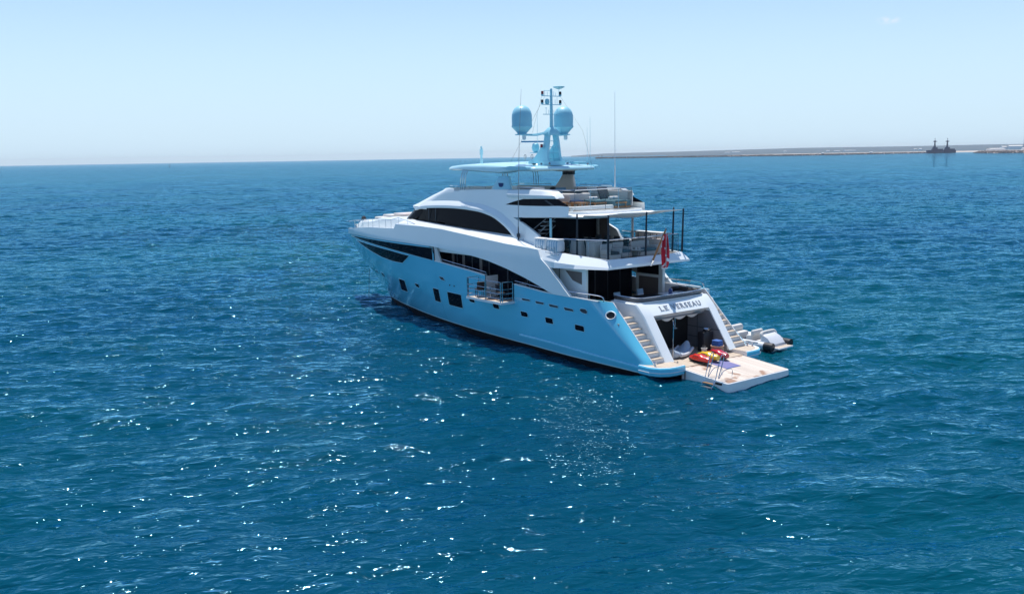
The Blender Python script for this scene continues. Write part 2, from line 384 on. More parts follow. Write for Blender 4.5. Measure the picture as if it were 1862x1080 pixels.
for s in (1, -1):
    for pg in ([(26.9, 2.45), (25.72, 2.44), (26.05, 1.51), (27.5, 1.49)], [(21.1, 2.45), (20.25, 2.43), (20.35, 1.51), (21.26, 1.51)],
               [(19.15, 2.42), (17.37, 2.4), (17.42, 1.49), (19.25, 1.5)]):
        hull_panel(rrect(pg, .1), 'hull_window', s=s)
    for pg in ([(23.93, 2.45), (23.27, 2.45), (23.25, 2.15), (23.86, 2.18)], [(16.54, 2.35), (15.92, 2.33), (15.82, 2.05), (16.42, 2.05)],
               [(13.93, 2.28), (13.28, 2.27), (13.2, 1.97), (13.83, 1.99)], [(11.2, 2.16), (10.54, 2.14), (10.44, 1.85), (11.09, 1.84)],
               [(8.96, 2.09), (8.29, 2.08), (8.18, 1.75), (8.87, 1.75)], [(6.45, 2.02), (5.7, 2.0), (5.62, 1.68), (6.41, 1.69)],
               [(33.2, 2.42), (32.76, 2.36), (33.01, 2.08), (33.41, 2.14)], [(31.27, 2.41), (30.6, 2.4), (30.9, 2.07), (31.43, 2.1)]):
        hull_panel(rrect(pg, .1), 'porthole', s=s)
    for pg in ([(11.07, 2.93), (10.26, 2.91), (10.24, 2.79), (10.97, 2.78)], [(9.81, 2.9), (9.03, 2.88), (9.01, 2.75), (9.72, 2.74)],
               [(8.62, 2.87), (7.8, 2.84), (7.78, 2.70), (8.53, 2.70)], [(7.34, 2.84), (6.55, 2.81), (6.5, 2.66), (7.25, 2.66)]):
        hull_panel(rrect(pg, .06), 'air_vent', 'grill', s=s)
    for pg in ([(5.99, 2.92), (5.55, 2.94), (5.38, 2.8), (5.47, 2.66), (5.82, 2.69), (6.02, 2.78)], [(19.94, 3.34), (19.38, 3.33), (19.16, 3.1), (19.72, 3.11)]):
        hull_panel(rrect(pg, .08), 'fairlead', 'grill', s=s)
    for x, z in ((18.66, 2.88), (18.12, 2.88)):
        fo = MB(); fo.lathe([(.05, 0), (.05, .03)], (0, 0, 0), 10); fo.v = [(x + p[0], s * (HY(x, z) + p[2]), z + p[1]) for p in fo.v]; fo.build('drain_outlet', 'grill', yacht)
    def hull_strip(top, bot, name, n=60, m=5):
        T = resamp([(a, 0, b) for a, b in top], n); B_ = resamp([(a, 0, b) for a, b in bot], n); rows = []
        for k in range(m + 1):
            t = k / m; rows.append([(a[0] + (b[0] - a[0]) * t, 0, a[2] + (b[2] - a[2]) * t) for a, b in zip(T, B_)])
        mb = MB(); mb.loft([[(x, s * (HY(x, z) + .014), z) for x, _, z in r] for r in rows]); o = mb.build(name, 'glass', yacht, 60)
        fr = MB(); lp = rows[0] + rows[-1][::-1] + [rows[0][0]]; fr.tube([(x, s * (HY(x, z) + .014), z) for x, _, z in lp], .02, 5); fr.build('frame', 'mast', o)
    hull_strip([(20.42, 5.16), (23.81, 5.14), (27.5, 5.10), (29.5, 5.07), (32.8, 5.0), (35, 4.93), (37.9, 4.78)], [(20.45, 4.32), (22.44, 4.42), (24.45, 4.52), (27.78, 4.64), (31.48, 4.72), (34.5, 4.74), (37.9, 4.76)], 'bow_window_band')
    hull_strip([(23.69, 4.38), (26.82, 4.50), (30.23, 4.57), (33, 4.60), (35.6, 4.57)], [(25.17, 3.73), (26.89, 3.70), (29.14, 3.80), (31.98, 4.08), (33.74, 4.30), (35.6, 4.55)], 'bow_lower_window')
    # thin dark styling line above the band
    ln = MB(); pl = resamp([(38.9, 4.86), (36, 5.02), (32.7, 5.12), (27.44, 5.21), (24.18, 5.26), (19.62, 5.30)], 40)if False else None
    P3 = [(x, ip(x, [19.62, 24.18, 27.44, 32.7, 36, 38.9], [5.31, 5.27, 5.22, 5.13, 5.03, 4.90])) for x in np.linspace(19.62, 38.9, 50)]
    ln.loft([[(x, s * (HY(x, z + d) + .02), z + d) for x, z in P3] for d in (-.03, .02)]); ln.build('styling_line', 'pole', yacht)
    ln = MB(); P3 = [(x, 6.22) for x in np.linspace(17.4, 25.72, 24)]
    ln.loft([[(x, s * (HY(x, z + d) + .02), z + d) for x, z in P3] for d in (-.05, .04)]); ln.build('styling_line', 'glass', yacht)

# hawse rings on the quarter panels (mooring ports)
for s in (1, -1):
    c = Vector((3.8, s * 3.80, 2.78)); nrm = Vector((-.30, s * .88, .38)).normalized()
    q = nrm.to_track_quat('Z', 'Y').to_matrix().to_4x4(); q.translation = c
    mb = MB(); prof = []
    rows = []
    for a in [2 * math.pi * k / 28 for k in range(28)]:
        rows.append([((.24 + .035 * math.cos(t)) * math.cos(a) * 1.15, (.24 + .035 * math.cos(t)) * math.sin(a) * .85, .03 + .05 * math.sin(t)) for t in [2 * math.pi * j / 8 for j in range(8)]])
    rows.append(rows[0]); mb.loft(rows, close=True); mb.xf(q); ring = mb.build('mooring_port', 'white2', yacht)
    mb = MB(); mb.add([((.25) * math.cos(2 * math.pi * k / 24) * 1.15, .25 * math.sin(2 * math.pi * k / 24) * .85, .035) for k in range(24)], [tuple(range(24))]); mb.xf(q)
    mb.build('opening', 'dark', ring)
    # curved locker seam
    mb = MB(); pp = [(3.55, 3.66, 2.62), (3.0, 3.75, 2.1), (2.2, 3.74, 1.35), (1.85, 3.70, 1.05)]
    mb.tube(dens([(x + .0, s * (y + .03), z) for x, y, z in pp], 6), .018, 5); mb.build('locker_seam', 'mast', yacht)

# ------------------------------------------------------------------ white side band with the swept arch
LOW = [(39.71, 4.80), (38.6, 4.87), (34, 5.08), (28, 5.20), (24, 5.26), (20.3, 5.24), (19.0, 5.17), (17.73, 5.10), (16.5, 5.03), (15.35, 4.93), (14.2, 4.80), (13.12, 4.62), (12.3, 4.47), (11.54, 4.30), (10.8, 4.14), (10.03, 3.94), (9.3, 3.75), (8.58, 3.53), (8.1, 3.47), (7.7, 3.45)]
UP = [(39.66, 5.22), (38.0, 5.32), (34.8, 5.62), (30.5, 5.93), (28.1, 6.03), (25.85, 6.12), (25.6, 6.44), (22.2, 6.48), (19.4, 6.42), (17, 6.25), (14.7, 6.08), (12.5, 5.93), (10.4, 5.84), (9.5, 5.79), (9.2, 5.30), (8.6, 4.92), (8.2, 4.58), (7.7, 4.2), (7.3, 3.85), (6.8, 3.45)]
for s in (1, -1):
    mb = MB(); n = len(LOW)
    lo = []; up = []
    for i in range(n - 1):
        k = 5 if i else 8
        for t in range(k):
            u = t / k
            lo.append((LOW[i][0] + (LOW[i + 1][0] - LOW[i][0]) * u, LOW[i][1] + (LOW[i + 1][1] - LOW[i][1]) * u))
            up.append((UP[i][0] + (UP[i + 1][0] - UP[i][0]) * u, UP[i][1] + (UP[i + 1][1] - UP[i][1]) * u))
    lo.append(LOW[-1]); up.append(UP[-1])
    rows = []
    nr = 7
    def YY(x, z): return HY(x, z) + .035
    inner_lo = [(a[0], s * max(0, YY(*a) - .3), a[1]) for a in lo]
    inner_up = [(b[0], s * max(0, YY(*b) - .2), b[1] + .0) for b in up]
    rows.append(inner_lo)
    for j in range(nr + 1):
        t = j / nr
        rows.append([(a[0] + (b[0] - a[0]) * t, s * YY(a[0] + (b[0] - a[0]) * t, a[1] + (b[1] - a[1]) * t), a[1] + (b[1] - a[1]) * t) for a, b in zip(lo, up)])
    rows.append(inner_up); rows.append(inner_lo)
    mb.loft(rows)
    mb.build('side_band', 'white', yacht, ang=40)
    # slanted white pillar where the side deck opens
    mb = MB(); mb.prism([(20.28, 5.2), (20.02, 5.2), (19.5, 4.27), (20.2, 4.27)], 'y', s * 3.82, s * 3.93); mb.build('pillar', 'cush', yacht)

# ------------------------------------------------------------------ main deck: glazed saloon, side decks, cockpit
mb = MB(); mb.box(9.3, 21, -3.02, 3.02, 2.5, 5.12); saloon = mb.build('main_deck_saloon', 'glass', yacht)
for s in (1, -1):
    for x in (18.9, 17.2, 15.4, 13.5, 11.6):
        mb = MB(); mb.box(x, x + .09, s * 3.02, s * 3.06, 2.6, 5.1); mb.build('mullion', 'grill', saloon)
    mb = MB(); dx_ = list(np.linspace(9.3, 20.2, 14)); mb.prism([(x, s * 3.03) for x in dx_] + [(x, s * (HY(x, 2.5) - .12)) for x in dx_[::-1]], 'z', 2.42, 2.5); mb.build('side_deck', 'teak', yacht)
    # light curtains behind glass
    for x in (19.3, 18.1, 16.2):
        mb = MB(); mb.box(x, x + .28, s * 3.025, s * 3.035, 3.3, 4.9); mb.build('curtain', 'taupe', saloon)
    # side deck handrail over the bulwark
    mb = MB(); xs = np.linspace(8.3, 20.0, 30)
    def seg(x0, x1):
        xs = np.linspace(x0, x1, max(4, int((x1 - x0) * 2)))
        mb.tube([(x, s * (HY(x, 3.5) - .08), sheer(x) + .17) for x in xs], .022, 6)
        for x in xs[::3]: mb.tube([(x, s * (HY(x, 3.5) - .08), sheer(x)), (x, s * (HY(x, 3.5) - .08), sheer(x) + .17)], .015, 5)
    for a_, b_ in (((8.3, BX0), (BX1, 20.0)) if s == 1 else ((8.3, 20.),)):
        mb = MB(); seg(a_, b_); mb.build('side_handrail', 'steel', yacht)
    # aft hooped rail
    mb = MB(); y = s * 3.84
    mb.tube(dens([(8.2, y, 3.78), (7, y, 3.70), (5.6, y, 3.72), (4.75, y, 3.72), (4.42, y, 3.68), (4.3, y, 3.56), (4.32, y, 3.42)], 5), .03, 6)
    for x in (7.4, 6.4, 5.4): mb.tube([(x, y, 3.4), (x, y, 3.72)], .018, 5)
    mb.build('quarter_rail', 'steel', yacht)

mb = MB(); mb.box(3.2, 9.35, -3.83, 3.83, 2.28, 2.42); mb.build('cockpit_deck', 'teak', yacht)
mb = MB(); mb.box(9.2, 9.28, -3.0, 3.0, 2.43, 4.9); doors = mb.build('saloon_doors', 'glass', yacht)
for y in (-2, -1, 0, 1, 2):
    mb = MB(); mb.box(9.17, 9.2, y - .03, y + .03, 2.43, 4.88); mb.build('door_frame', 'grill', doors)
# port wing wall
mb = MB(); mb.box(6.42, 9.2, 3.02, 3.16, 2.43, 4.9); ww = mb.build('wing_wall', 'white', yacht)
mb = MB(); mb.prism([(8.1, 4.7), (6.75, 4.7), (6.75, 4.02), (7.5, 4.2)], 'y', 3.16, 3.175); mb.build('window', 'taupe', ww)
mb = MB(); mb.box(8.6, 8.63, 3.16, 3.18, 2.5, 4.85); mb.build('seam', 'grill', ww)
# starboard wing wall with framed taupe panel
mb = MB(); mb.box(6.45, 8.6, -2.95, -2.75, 2.43, 4.02); mb.box(6.45, 6.75, -2.95, -2.75, 4.02, 4.9); ww = mb.build('wing_wall', 'white', yacht)
mb = MB(); mb.box(6.78, 8.35, -2.75, -2.74, 2.5, 3.86); mb.build('taupe_panel', 'taupe', ww)
mb = MB(); mb.box(6.75, 8.6, -2.9, -2.85, 4.02, 4.9); mb.build('window', 'glass', ww)
# starboard side cockpit inner bulwark lining
mb = MB(); mb.prism([(3.9, 2.43), (3.9, 3.4), (8.6, 3.45), (8.6, 2.43)], 'y', -3.84, -3.72); mb.build('bulwark_lining', 'white2', yacht)
mb = MB(); mb.prism([(5.6, 2.43), (5.6, 3.4), (8.6, 3.45), (8.6, 2.43)], 'y', 3.72, 3.84); mb.build('bulwark_lining', 'white2', yacht)

# ------------------------------------------------------------------ upper deck slab and its flared aft edge
Cb = [(9.5, 3.97, 4.86), (8.2, 3.92, 4.87), (6.8, 3.72, 4.92), (5.6, 3.42, 4.95), (4.72, 3.13, 4.98), (4.62, 1.6, 5.0), (4.6, 0, 5.0)]
Ct = [(9.5, 3.86, 5.79), (8.2, 3.45, 5.66), (6.8, 3.15, 5.56), (5.8, 2.98, 5.50), (5.08, 2.85, 5.46), (4.92, 1.5, 5.47), (4.88, 0, 5.48)]
Ck = [(9.5, 3.98, 5.3), (8.2, 3.90, 5.18), (6.8, 3.62, 5.12), (5.6, 3.32, 5.10), (4.74, 3.1, 5.08), (4.63, 1.6, 5.14), (4.61, 0, 5.15)]
def full(c): return c + [(x, -y, z) for x, y, z in c[-2::-1]]
mb = MB()
mb.loft([full([(x + .2, max(0, y - .4), z) for x, y, z in Cb]), full(Cb), full(Ck), full(Ct), full([(x + .12, max(0, y - .15), z) for x, y, z in Ct]), full([(x + .13, max(0, y - .16), z - .2) for x, y, z in Ct])])
mb.build('upper_deck_fascia', 'white', yacht, ang=14)
mb = MB(); op = full([(x + .15, y - .25 if y > .3 else y, z) for x, y, z in Cb])
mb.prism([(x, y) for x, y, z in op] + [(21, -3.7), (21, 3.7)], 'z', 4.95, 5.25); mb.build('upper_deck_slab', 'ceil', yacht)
mb = MB(); mb.prism([(x, y) for x, y, z in full([(x + .12, y - .15 if y > .3 else y, z) for x, y, z in Ct])] + [(13, -3.5), (13, 3.5)], 'z', 5.256, 5.30); mb.build('upper_deck_teak', 'teak', yacht)
mb = MB(); mb.box(9, 21, 3.0, 3.75, 4.93, 5.2); mb.box(9, 21, -3.75, -3.0, 4.93, 5.2); mb.build('side_deck_soffit', 'white2', yacht)

# ------------------------------------------------------------------ ledge from band top to house windows
OUT = [(25.6, 6.44), (24, 6.46), (22.2, 6.48), (19.5, 6.47), (17, 6.24), (14.7, 6.08), (12.5, 5.93), (10.4, 5.84), (9.5, 5.79)]
INN = [(25.2, 2.75, 6.78), (24, 2.98, 6.76), (22.2, 3.05, 6.7), (20.1, 3.08, 6.60), (17, 3.1, 6.46), (14.7, 3.1, 6.40), (12.6, 3.12, 6.33), (10.6, 3.1, 5.86), (9.5, 3.1, 5.80)]
for s in (1, -1):
    o = [(x, s * (HY(x, z) - .02), z) for x, z in OUT]; i_ = [(x, s * y, z) for x, y, z in INN]
    xs = np.linspace(25.6, 9.5, 60); io = lambda x, k: float(np.interp(x, [p[0] for p in i_[::-1]], [p[k] for p in i_[::-1]])); uo = lambda x: float(np.interp(x, [p[0] for p in UP[:14][::-1]], [p[1] for p in UP[:14][::-1]]))
    A_ = [(x, s * (HY(x, uo(x)) - .02), uo(x)) for x in xs]; B_ = [(x - (.4 if x > 25 else 0), io(x, 1), io(x, 2)) for x in xs]; Mi = [((a[0] + b[0]) / 2, (a[1] + b[1]) / 2, (a[2] + b[2]) / 2 + .03) for a, b in zip(A_, B_)]
    mb = MB(); mb.loft([A_, Mi, B_]); mb.build('side_ledge', 'white', yacht, ang=60)


# ------------------------------------------------------------------ upper house
ARCH = [(23.4, 7.52), (22.6, 7.60), (21, 7.68), (19.5, 7.71), (18, 7.69), (16.4, 7.60), (15.5, 7.47), (14.7, 7.29), (13.8, 6.94), (13.2, 6.64), (12.72, 6.33)]
def WY(x, z):  # side wall plane of the upper house
    b = 3.12 - .13 * (z - 6.4)
    if x > 20: b -= (x - 20) ** 2 * .013
    return b
def wall_poly(poly, name, m, off=0, th=.1, s=1, parent=None, nsub=0, ang=30, dn=2):
    P = []
    for a, b in zip(poly, poly[1:] + poly[:1]):
        n = max(1, int(math.hypot(a[0] - b[0], a[1] - b[1]) / .8)) if dn else 1
        P += [(a[0] + (b[0] - a[0]) * k / n, a[1] + (b[1] - a[1]) * k / n) for k in range(n)]
    bm = bmesh.new(); vs = [bm.verts.new((x, 0, z)) for x, z in P]; f = bm.faces.new(vs); f.normal_update()
    bmesh.ops.triangulate(bm, faces=[f], ngon_method='EAR_CLIP')
    for v in bm.verts: v.co.y = s * (WY(v.co.x, v.co.z) + off)
    r = bmesh.ops.extrude_face_region(bm, geom=bm.faces[:])
    for v in r['geom']:
        if isinstance(v, bmesh.types.BMVert): v.co.y -= s * th
    bmesh.ops.recalc_face_normals(bm, faces=bm.faces[:])
    me = bpy.data.meshes.new(name); bm.to_mesh(me); bm.free(); me.materials.append(M[m])
    o = bpy.data.objects.new(name, me); COL.objects.link(o); o.parent = parent or yacht; return o
for s in (1, -1):
    wp = [(p[0], p[1]) for p in dens([(a, b, 0) for a, b in ARCH], 3)]
    archz = lambda x: float(np.interp(x, [p[0] for p in wp[::-1]] + [23.5, 24.6], [p[1] for p in wp[::-1]] + [7.50, 6.80]))
    sillz = lambda x: float(np.interp(x, [12.7, 14.7, 17, 20.2, 20.35, 24.6], [6.325, 6.41, 6.47, 6.60, 6.75, 6.79]))
    def wstrip(xs, lo, hi, off, name, m, parent=None, rim=0, nr=4, top_rim=False):
        mb = MB(); rows = []
        if rim: rows.append([(x, s * (WY(x, lo(x)) + off - rim), lo(x)) for x in xs])
        for k in range(nr + 1): rows.append([(x, s * (WY(x, lo(x) + (hi(x) - lo(x)) * k / nr) + off), lo(x) + (hi(x) - lo(x)) * k / nr) for x in xs])
        if top_rim: rows.append([(x, s * (WY(x, hi(x)) + off - rim), hi(x)) for x in xs])
        mb.loft(rows); return mb.build(name, m, parent or yacht, 40)
    g = wstrip(list(np.linspace(12.72, 24.6, 70)), sillz, archz, -.05, 'house_window', 'glass')
    for x in (22.3, 21.4):
        mb = MB(); mb.box(x, x + .07, s * (WY(x, 7) - .02), s * (WY(x, 7) + .0), 6.72, 7.62); mb.build('mullion', 'grill', g)
    # white side above the arch with the sweep down to the aft deck
    roofz = lambda x: float(np.interp(x, [9.15, 9.25, 9.6, 11.8, 14, 16, 18.6, 20.4, 22, 23.35], [8.62, 8.75, 8.93, 8.97, 8.97, 8.95, 8.88, 8.62, 8.15, 7.72]))
    wbot = lambda x: float(np.interp(x, [8.08, 9.0, 10.2, 12, 13.9], [8.15, 8.17, 8.12, 8.09, 8.10])); wtop = lambda x: float(np.interp(x, [8.08, 9.15, 10.5, 12.22, 13.1, 13.9], [8.16, 8.55, 8.52, 8.47, 8.30, 8.101]))
    lowz = lambda x: float(np.interp(x, [7.6, 8.1, 9.7, 11.5, 13.03, 13.9], [7.62, 7.6, 7.52, 7.44, 7.38, archz(13.9)]))
    hs = wstrip(list(np.linspace(13.9, 23.35, 60)), archz, roofz, 0, 'house_side', 'white', rim=.1)
    wstrip(list(np.linspace(9.15, 13.9, 40)), wtop, roofz, 0, 'house_side_upper', 'white', hs, rim=.1)
    wstrip(list(np.linspace(8.08, 13.03, 30)) + list(np.linspace(13.1, 13.9, 8)), lowz, wbot, 0, 'house_side_lower', 'white', hs, rim=.14, top_rim=True)
    L_ = resamp([(x, 0, z) for x, z in wp if x <= 13.9] + [(12.0, 0, 5.85)], 24); L_[0] = (13.9, 0, archz(13.9)); R_ = resamp([(13.03, 0, 7.38), (12.4, 0, 7.2), (11.73, 0, 6.96), (11.1, 0, 6.72), (10.48, 0, 6.46), (10.15, 0, 5.83)], 24)
    mb = MB(); rows = [[(a[0] + (b[0] - a[0]) * t, s * WY(12, a[2] + (b[2] - a[2]) * t), a[2] + (b[2] - a[2]) * t) for a, b in zip(L_, R_)] for t in (0, .25, .5, .75, 1)]
    rows.append([(x, y - s * .16, z) for x, y, z in rows[-1]]); mb.loft(rows); mb.build('house_sweep', 'white', hs, 40)
    g = wstrip(list(np.linspace(8.2, 13.8, 40)), wbot, wtop, -.03, 'sundeck_window', 'glass')
    wall_poly([(10.3, 8.44), (10.1, 8.46), (9.3, 8.14), (9.5, 8.14)], 'mullion', 'grill', -.01, .02, s, parent=g)
    # bright arch moulding following the window head
    mb = MB(); rowsA = []
    cv = dens([(x, z, 0) for x, z in [(24.1, 7.40)] + ARCH + [(12.1, 5.86)]], 4)
    n_ = len(cv)
    def off2(d):
        out = []
        for k, p in enumerate(cv):
            a = Vector(cv[max(0, k - 1)]); b = Vector(cv[min(n_ - 1, k + 1)]); t = (b - a).normalized(); nn = Vector((-t.y, t.x, 0))
            if nn.y < 0: nn = -nn
            if k > n_ - 8 and nn.x > 0: nn = -nn
            ws = min(1, .62 + k / 14)
            out.append((p[0] + nn.x * d * ws, p[1] + nn.y * d * ws))
        return out
    for d, yo in ((0, -.03), (.0, .17), (.16, .20), (.20, .185), (.50, -.03)):
        rowsA.append([(x, s * (WY(x, z) + yo), z) for x, z in off2(-d if False else d)])
    mb.loft(rowsA); mb.build('arch_moulding', 'white', yacht, ang=22)
    # sundeck coaming block over the small window
    mb = MB(); pr = []
    for x, ze in ((13.6, 8.97), (12.8, 8.99), (11.6, 9.0), (10.4, 8.98), (9.55, 8.92), (9.2, 8.75), (9.05, 8.58)):
        pr.append([(x, s * 2.4, 8.6 if x > 9.2 else 8.56), (x, s * 2.98, 8.56), (x, s * 3.02, min(ze, 8.72)), (x, s * 2.9, ze - .02), (x, s * 2.75, ze + .03), (x, s * 2.4, ze + .03)])
    mb.loft(pr, close=True, cap=True); mb.build('sundeck_coaming', 'white', yacht, ang=25)

def plan(xa, xc, xf, w, n=2.4, m=20, z=0, dz=0):
    """deck-plan outline: port side from xa to xc then rounded front to xf and back down starboard"""
    pts = [(xa + (xc - xa) * k / 4, w) for k in range(4)]
    for k in range(m + 1):
        t = math.pi / 2 * (1 - k / m)
        pts.append((xc + (xf - xc) * abs(math.cos(t)) ** (2 / n), w * abs(math.sin(t)) ** (2 / n)))
    pts = pts + [(x, -y) for x, y in pts[-2::-1]]
    return [(x, y, z + dz * (x - xa)) for x, y in pts]
wl = plan(24.2, 24.6, 27.0, 2.86, 2.4, 14, 6.76); wu = plan(22.9, 23.4, 25.8, 2.78, 2.4, 14, 7.56)
mb = MB(); mb.loft([wl, wu]); wsn = mb.build('windscreen', 'glass', yacht, ang=50)
for k in (6, 11, 14, 18, 22, 26, 31):
    if k < len(wl): mb = MB(); mb.tube([wl[k], wu[k]], .03, 5); mb.build('mullion', 'grill', wsn)
b0 = plan(22.6, 23.3, 26.0, 2.95, 2.4, 14, 7.52); b1 = plan(22.6, 23.3, 26.1, 2.98, 2.4, 14, 7.68); b2 = plan(22.3, 23, 25.4, 2.85, 2.4, 14, 7.86)
c0 = plan(20.4, 21.4, 23.6, 2.78, 2.4, 14, 8.42); c1 = plan(19.2, 20.3, 22.2, 2.72, 2.4, 14, 8.80); c2 = plan(18.9, 20.1, 21.9, 2.68, 2.4, 14, 8.93); c3 = plan(18.7, 19.9, 21.6, 2.5, 2.4, 14, 8.95); c4 = plan(18.7, 19.8, 21.5, 2.45, 2.4, 14, 8.0)
mb = MB(); mb.loft([b0, b1, b2, c0, c1, c2, c3, c4]); mb.build('pilothouse_roof', 'white', yacht, ang=40)
# sundeck floor, inner and outer coaming, aft overhang
mb = MB(); mb.prism([(20, -2.5), (20, 2.5), (9.2, 2.4), (8.6, 2.1), (8.5, 0), (8.6, -2.1), (9.2, -2.4)], 'z', 7.86, 7.9)
mb.build('sundeck_teak', 'teak', yacht)
rowsO = []
po = [(13.02, 2.97), (12, 2.975), (10, 2.98), (8.3, 2.95), (7.6, 2.82), (7.15, 2.4), (6.9, 1.2), (6.85, 0)]
def fullp(p, z): return [(x, y, z) for x, y in p] + [(x, -y, z) for x, y in p[-2::-1]]
def ins(p, d): return [(x + (d if x < 9 else 0), y - d if y > .1 else y) for x, y in p]
def zedge(rows, f): return [(x, y, z + f(x)) for x, y, z in rows]
tp = lambda x: ip(x, [7, 9.7, 13], [.22, .12, 0])
mb = MB(); mb.loft([zedge(fullp(ins(po, .5), 7.36), tp), zedge(fullp(ins(po, .1), 7.36), tp), zedge(fullp(po, 7.42), tp), zedge(fullp(ins(po, .08), 7.70), lambda x: 0), zedge(fullp(ins(po, .62), 7.80), lambda x: 0)])
pq = [(20, 2.6)] + po[2:]; mb.prism([(x, y) for x, y, z in fullp(ins(pq, .3), 0)], 'z', 7.50, 7.84)
mb.build('sundeck_overhang', 'white', yacht, ang=25)
mb = MB(); cp = [(11.4, 2.58), (10.2, 2.50), (9.3, 2.36), (8.62, 2.16), (8.54, 1.2), (8.5, 0)]; mb.loft([fullp(cp, 7.74), fullp([(x + .05, max(0, y - .02)) for x, y in cp], 8.06), fullp([(x + .14, max(0, y - .10)) for x, y in cp], 8.10), fullp([(x + .2, max(0, y - .14)) for x, y in cp], 7.86)]); mb.build('sundeck_curb', 'white', yacht, ang=25)
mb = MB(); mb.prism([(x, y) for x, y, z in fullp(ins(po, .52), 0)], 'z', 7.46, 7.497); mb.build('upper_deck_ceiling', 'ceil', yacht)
for s in (1, -1):
    mb = MB(); mb.box(9.6, 19.6, s * 2.42, s * 2.72, 7.88, 8.98); mb.build('sundeck_bulwark', 'cush', yacht)
# upper deck aft bulkhead
mb = MB(); mb.box(12.3, 12.4, -2.95, 2.95, 5.31, 7.45); bk = mb.build('aft_bulkhead', 'glass', yacht)
mb = MB(); mb.box(10.8, 11.6, -2.6, -2.58, 5.31, 7.4); mb.build('side_panel', 'taupe', bk)
mb = MB(); mb.tube([(9.6, 2.95, 5.8), (9.6, 2.95, 7.46)], .07, 8); mb.build('deck_pillar', 'mast', yacht)
mb = MB(); mb.tube([(9.1, -2.95, 5.6), (9.1, -2.95, 7.5)], .07, 8); mb.build('deck_pillar', 'grey', yacht)
# stairway to the sundeck behind the port sweep
mb = MB()
for k in range(8): mb.box(10.2 + k * .25, 10.45 + k * .25, 2.1, 2.8, 7.2 - .24 * k, 7.24 - .24 * k)
for y in (2.1, 2.8): mb.tube([(10.2, y, 8.0 - .6), (12.2, y, 6.3)], .02, 5); mb.tube([(10.2, y, 7.0), (12.2, y, 5.6)], .03, 5)
mb.build('sundeck_stair', 'grey', yacht)

# ------------------------------------------------------------------ foredeck and trunk cabin
fx = list(np.linspace(20.5, 39.45, 30)); fz = lambda x: ip(x, [20, 25.6, 28, 34.8, 38, 39.5], [6.3, 6.1, 5.93, 5.5, 5.2, 5.1])
mb = MB(); mb.loft([[(x, HY(x, fz(x)) - .05, fz(x)) for x in fx], [(x, 0, fz(x) + .05) for x in fx], [(x, -HY(x, fz(x)) + .05, fz(x)) for x in fx]]); mb.build('foredeck', 'white2', yacht)
mb = MB(); rows = []
for x, wd, z in ((37.0, .3, 5.42), (36.6, .75, 5.85), (35.6, 1.1, 6.1), (34.4, 1.35, 6.25), (32.8, 1.6, 6.34), (31.2, 1.85, 6.55), (29.3, 2.1, 6.72), (27.5, 2.35, 6.8), (25.5, 2.6, 6.82)):
    b = fz(x) - .1
    rows.append([(x, wd * 1.12, b), (x, wd * 1.06, z - .18), (x, wd * .9, z - .04), (x, wd * .5, z), (x, 0, z + .02), (x, -wd * .5, z), (x, -wd * .9, z - .04), (x, -wd * 1.06, z - .18), (x, -wd * 1.12, b)])
mb.loft(rows, cap=False); mb.add(rows[0], [tuple(range(9))]); mb.build('trunk_cabin', 'white', yacht, ang=40)
for k, (x0, x1) in enumerate(((28.0, 29.6), (29.75, 31.2))):
    mb = MB(); z0 = 6.62 if k else 6.78
    mb.rbox(x0, x1, -1.5, 1.5, z0, z0 + .16, .06); mb.build('sun_pad', 'beige' if not k else 'cush', yacht)
mb = MB(); mb.rbox(31.6, 33.0, -1.2, 1.2, 6.35, 6.52, .06); mb.build('sun_pad', 'cush', yacht)
# bow rails
for s in (1, -1):
    mb = MB(); xs = [38.8, 37.6, 36.2, 34.6, 33, 31.4, 30.3, 28.9, 27.6, 26.6, 25.4, 24.0]
    def base(x): z = ip(x, [25.5, 25.61, 39.6], [6.48, 6.12, 5.22]) if x > 25.6 else 6.48; return (x, s * (HY(x, z) - .12), ip(x, [25.61, 28.1, 30.5, 34.8, 38, 39.6], [6.12, 6.03, 5.93, 5.62, 5.32, 5.22]) if x > 25.6 else 6.48)
    tp_ = [(base(x)[0], base(x)[1], max(base(x)[2] + .6, 0) if x > 26 else base(x)[2] + .24 + .2 * (x - 24) / 2) for x in xs]; tp_.append((22.9, base(22.9)[1] - s * .1, 6.5))
    mb.tube(tp_, .02, 6)
    for x, t in zip(xs, tp_): mb.tube([base(x), t], .014, 5)
    mb.build('bow_rail', 'steel', yacht)
# searchlight with dark cap, windlass
mb = MB(); mb.tube([(35.3, .9, 5.4), (35.3, .9, 6.0)], .07, 8, .05); mb.lathe([(.16, 0), (.16, .2)], (35.3, .9, 5.98), 12); sl_ = mb.build('bow_searchlight', 'steel', yacht)
mb = MB(); mb.lathe([(.18, 0), (.2, .1), (.12, .24), (.02, .28)], (35.3, .9, 6.18), 12); mb.build('cap', 'rubber', sl_)
mb = MB(); mb.tube([(35.3, .9, 5.9), (34.9, .6, 5.45)], .03, 6); mb.tube([(35.3, .9, 5.9), (35.1, 1.25, 5.5)], .03, 6); mb.build('brace', 'steel', sl_)
mb = MB()
for y in (.45, -.45): mb.lathe([(.2, 0), (.2, .12), (.1, .18), (.1, .3), (.17, .34), (.17, .4)], (37.4, y, 5.3), 14)
mb.build('windlass', 'steel', yacht)
# pulpit
mb = MB(); mb.tube(dens([(38.6, .6, 5.9), (39.3, .35, 5.85), (39.65, 0, 5.8), (39.3, -.35, 5.85), (38.6, -.6, 5.9)], 4), .02, 6); mb.build('pulpit_rail', 'steel', yacht)
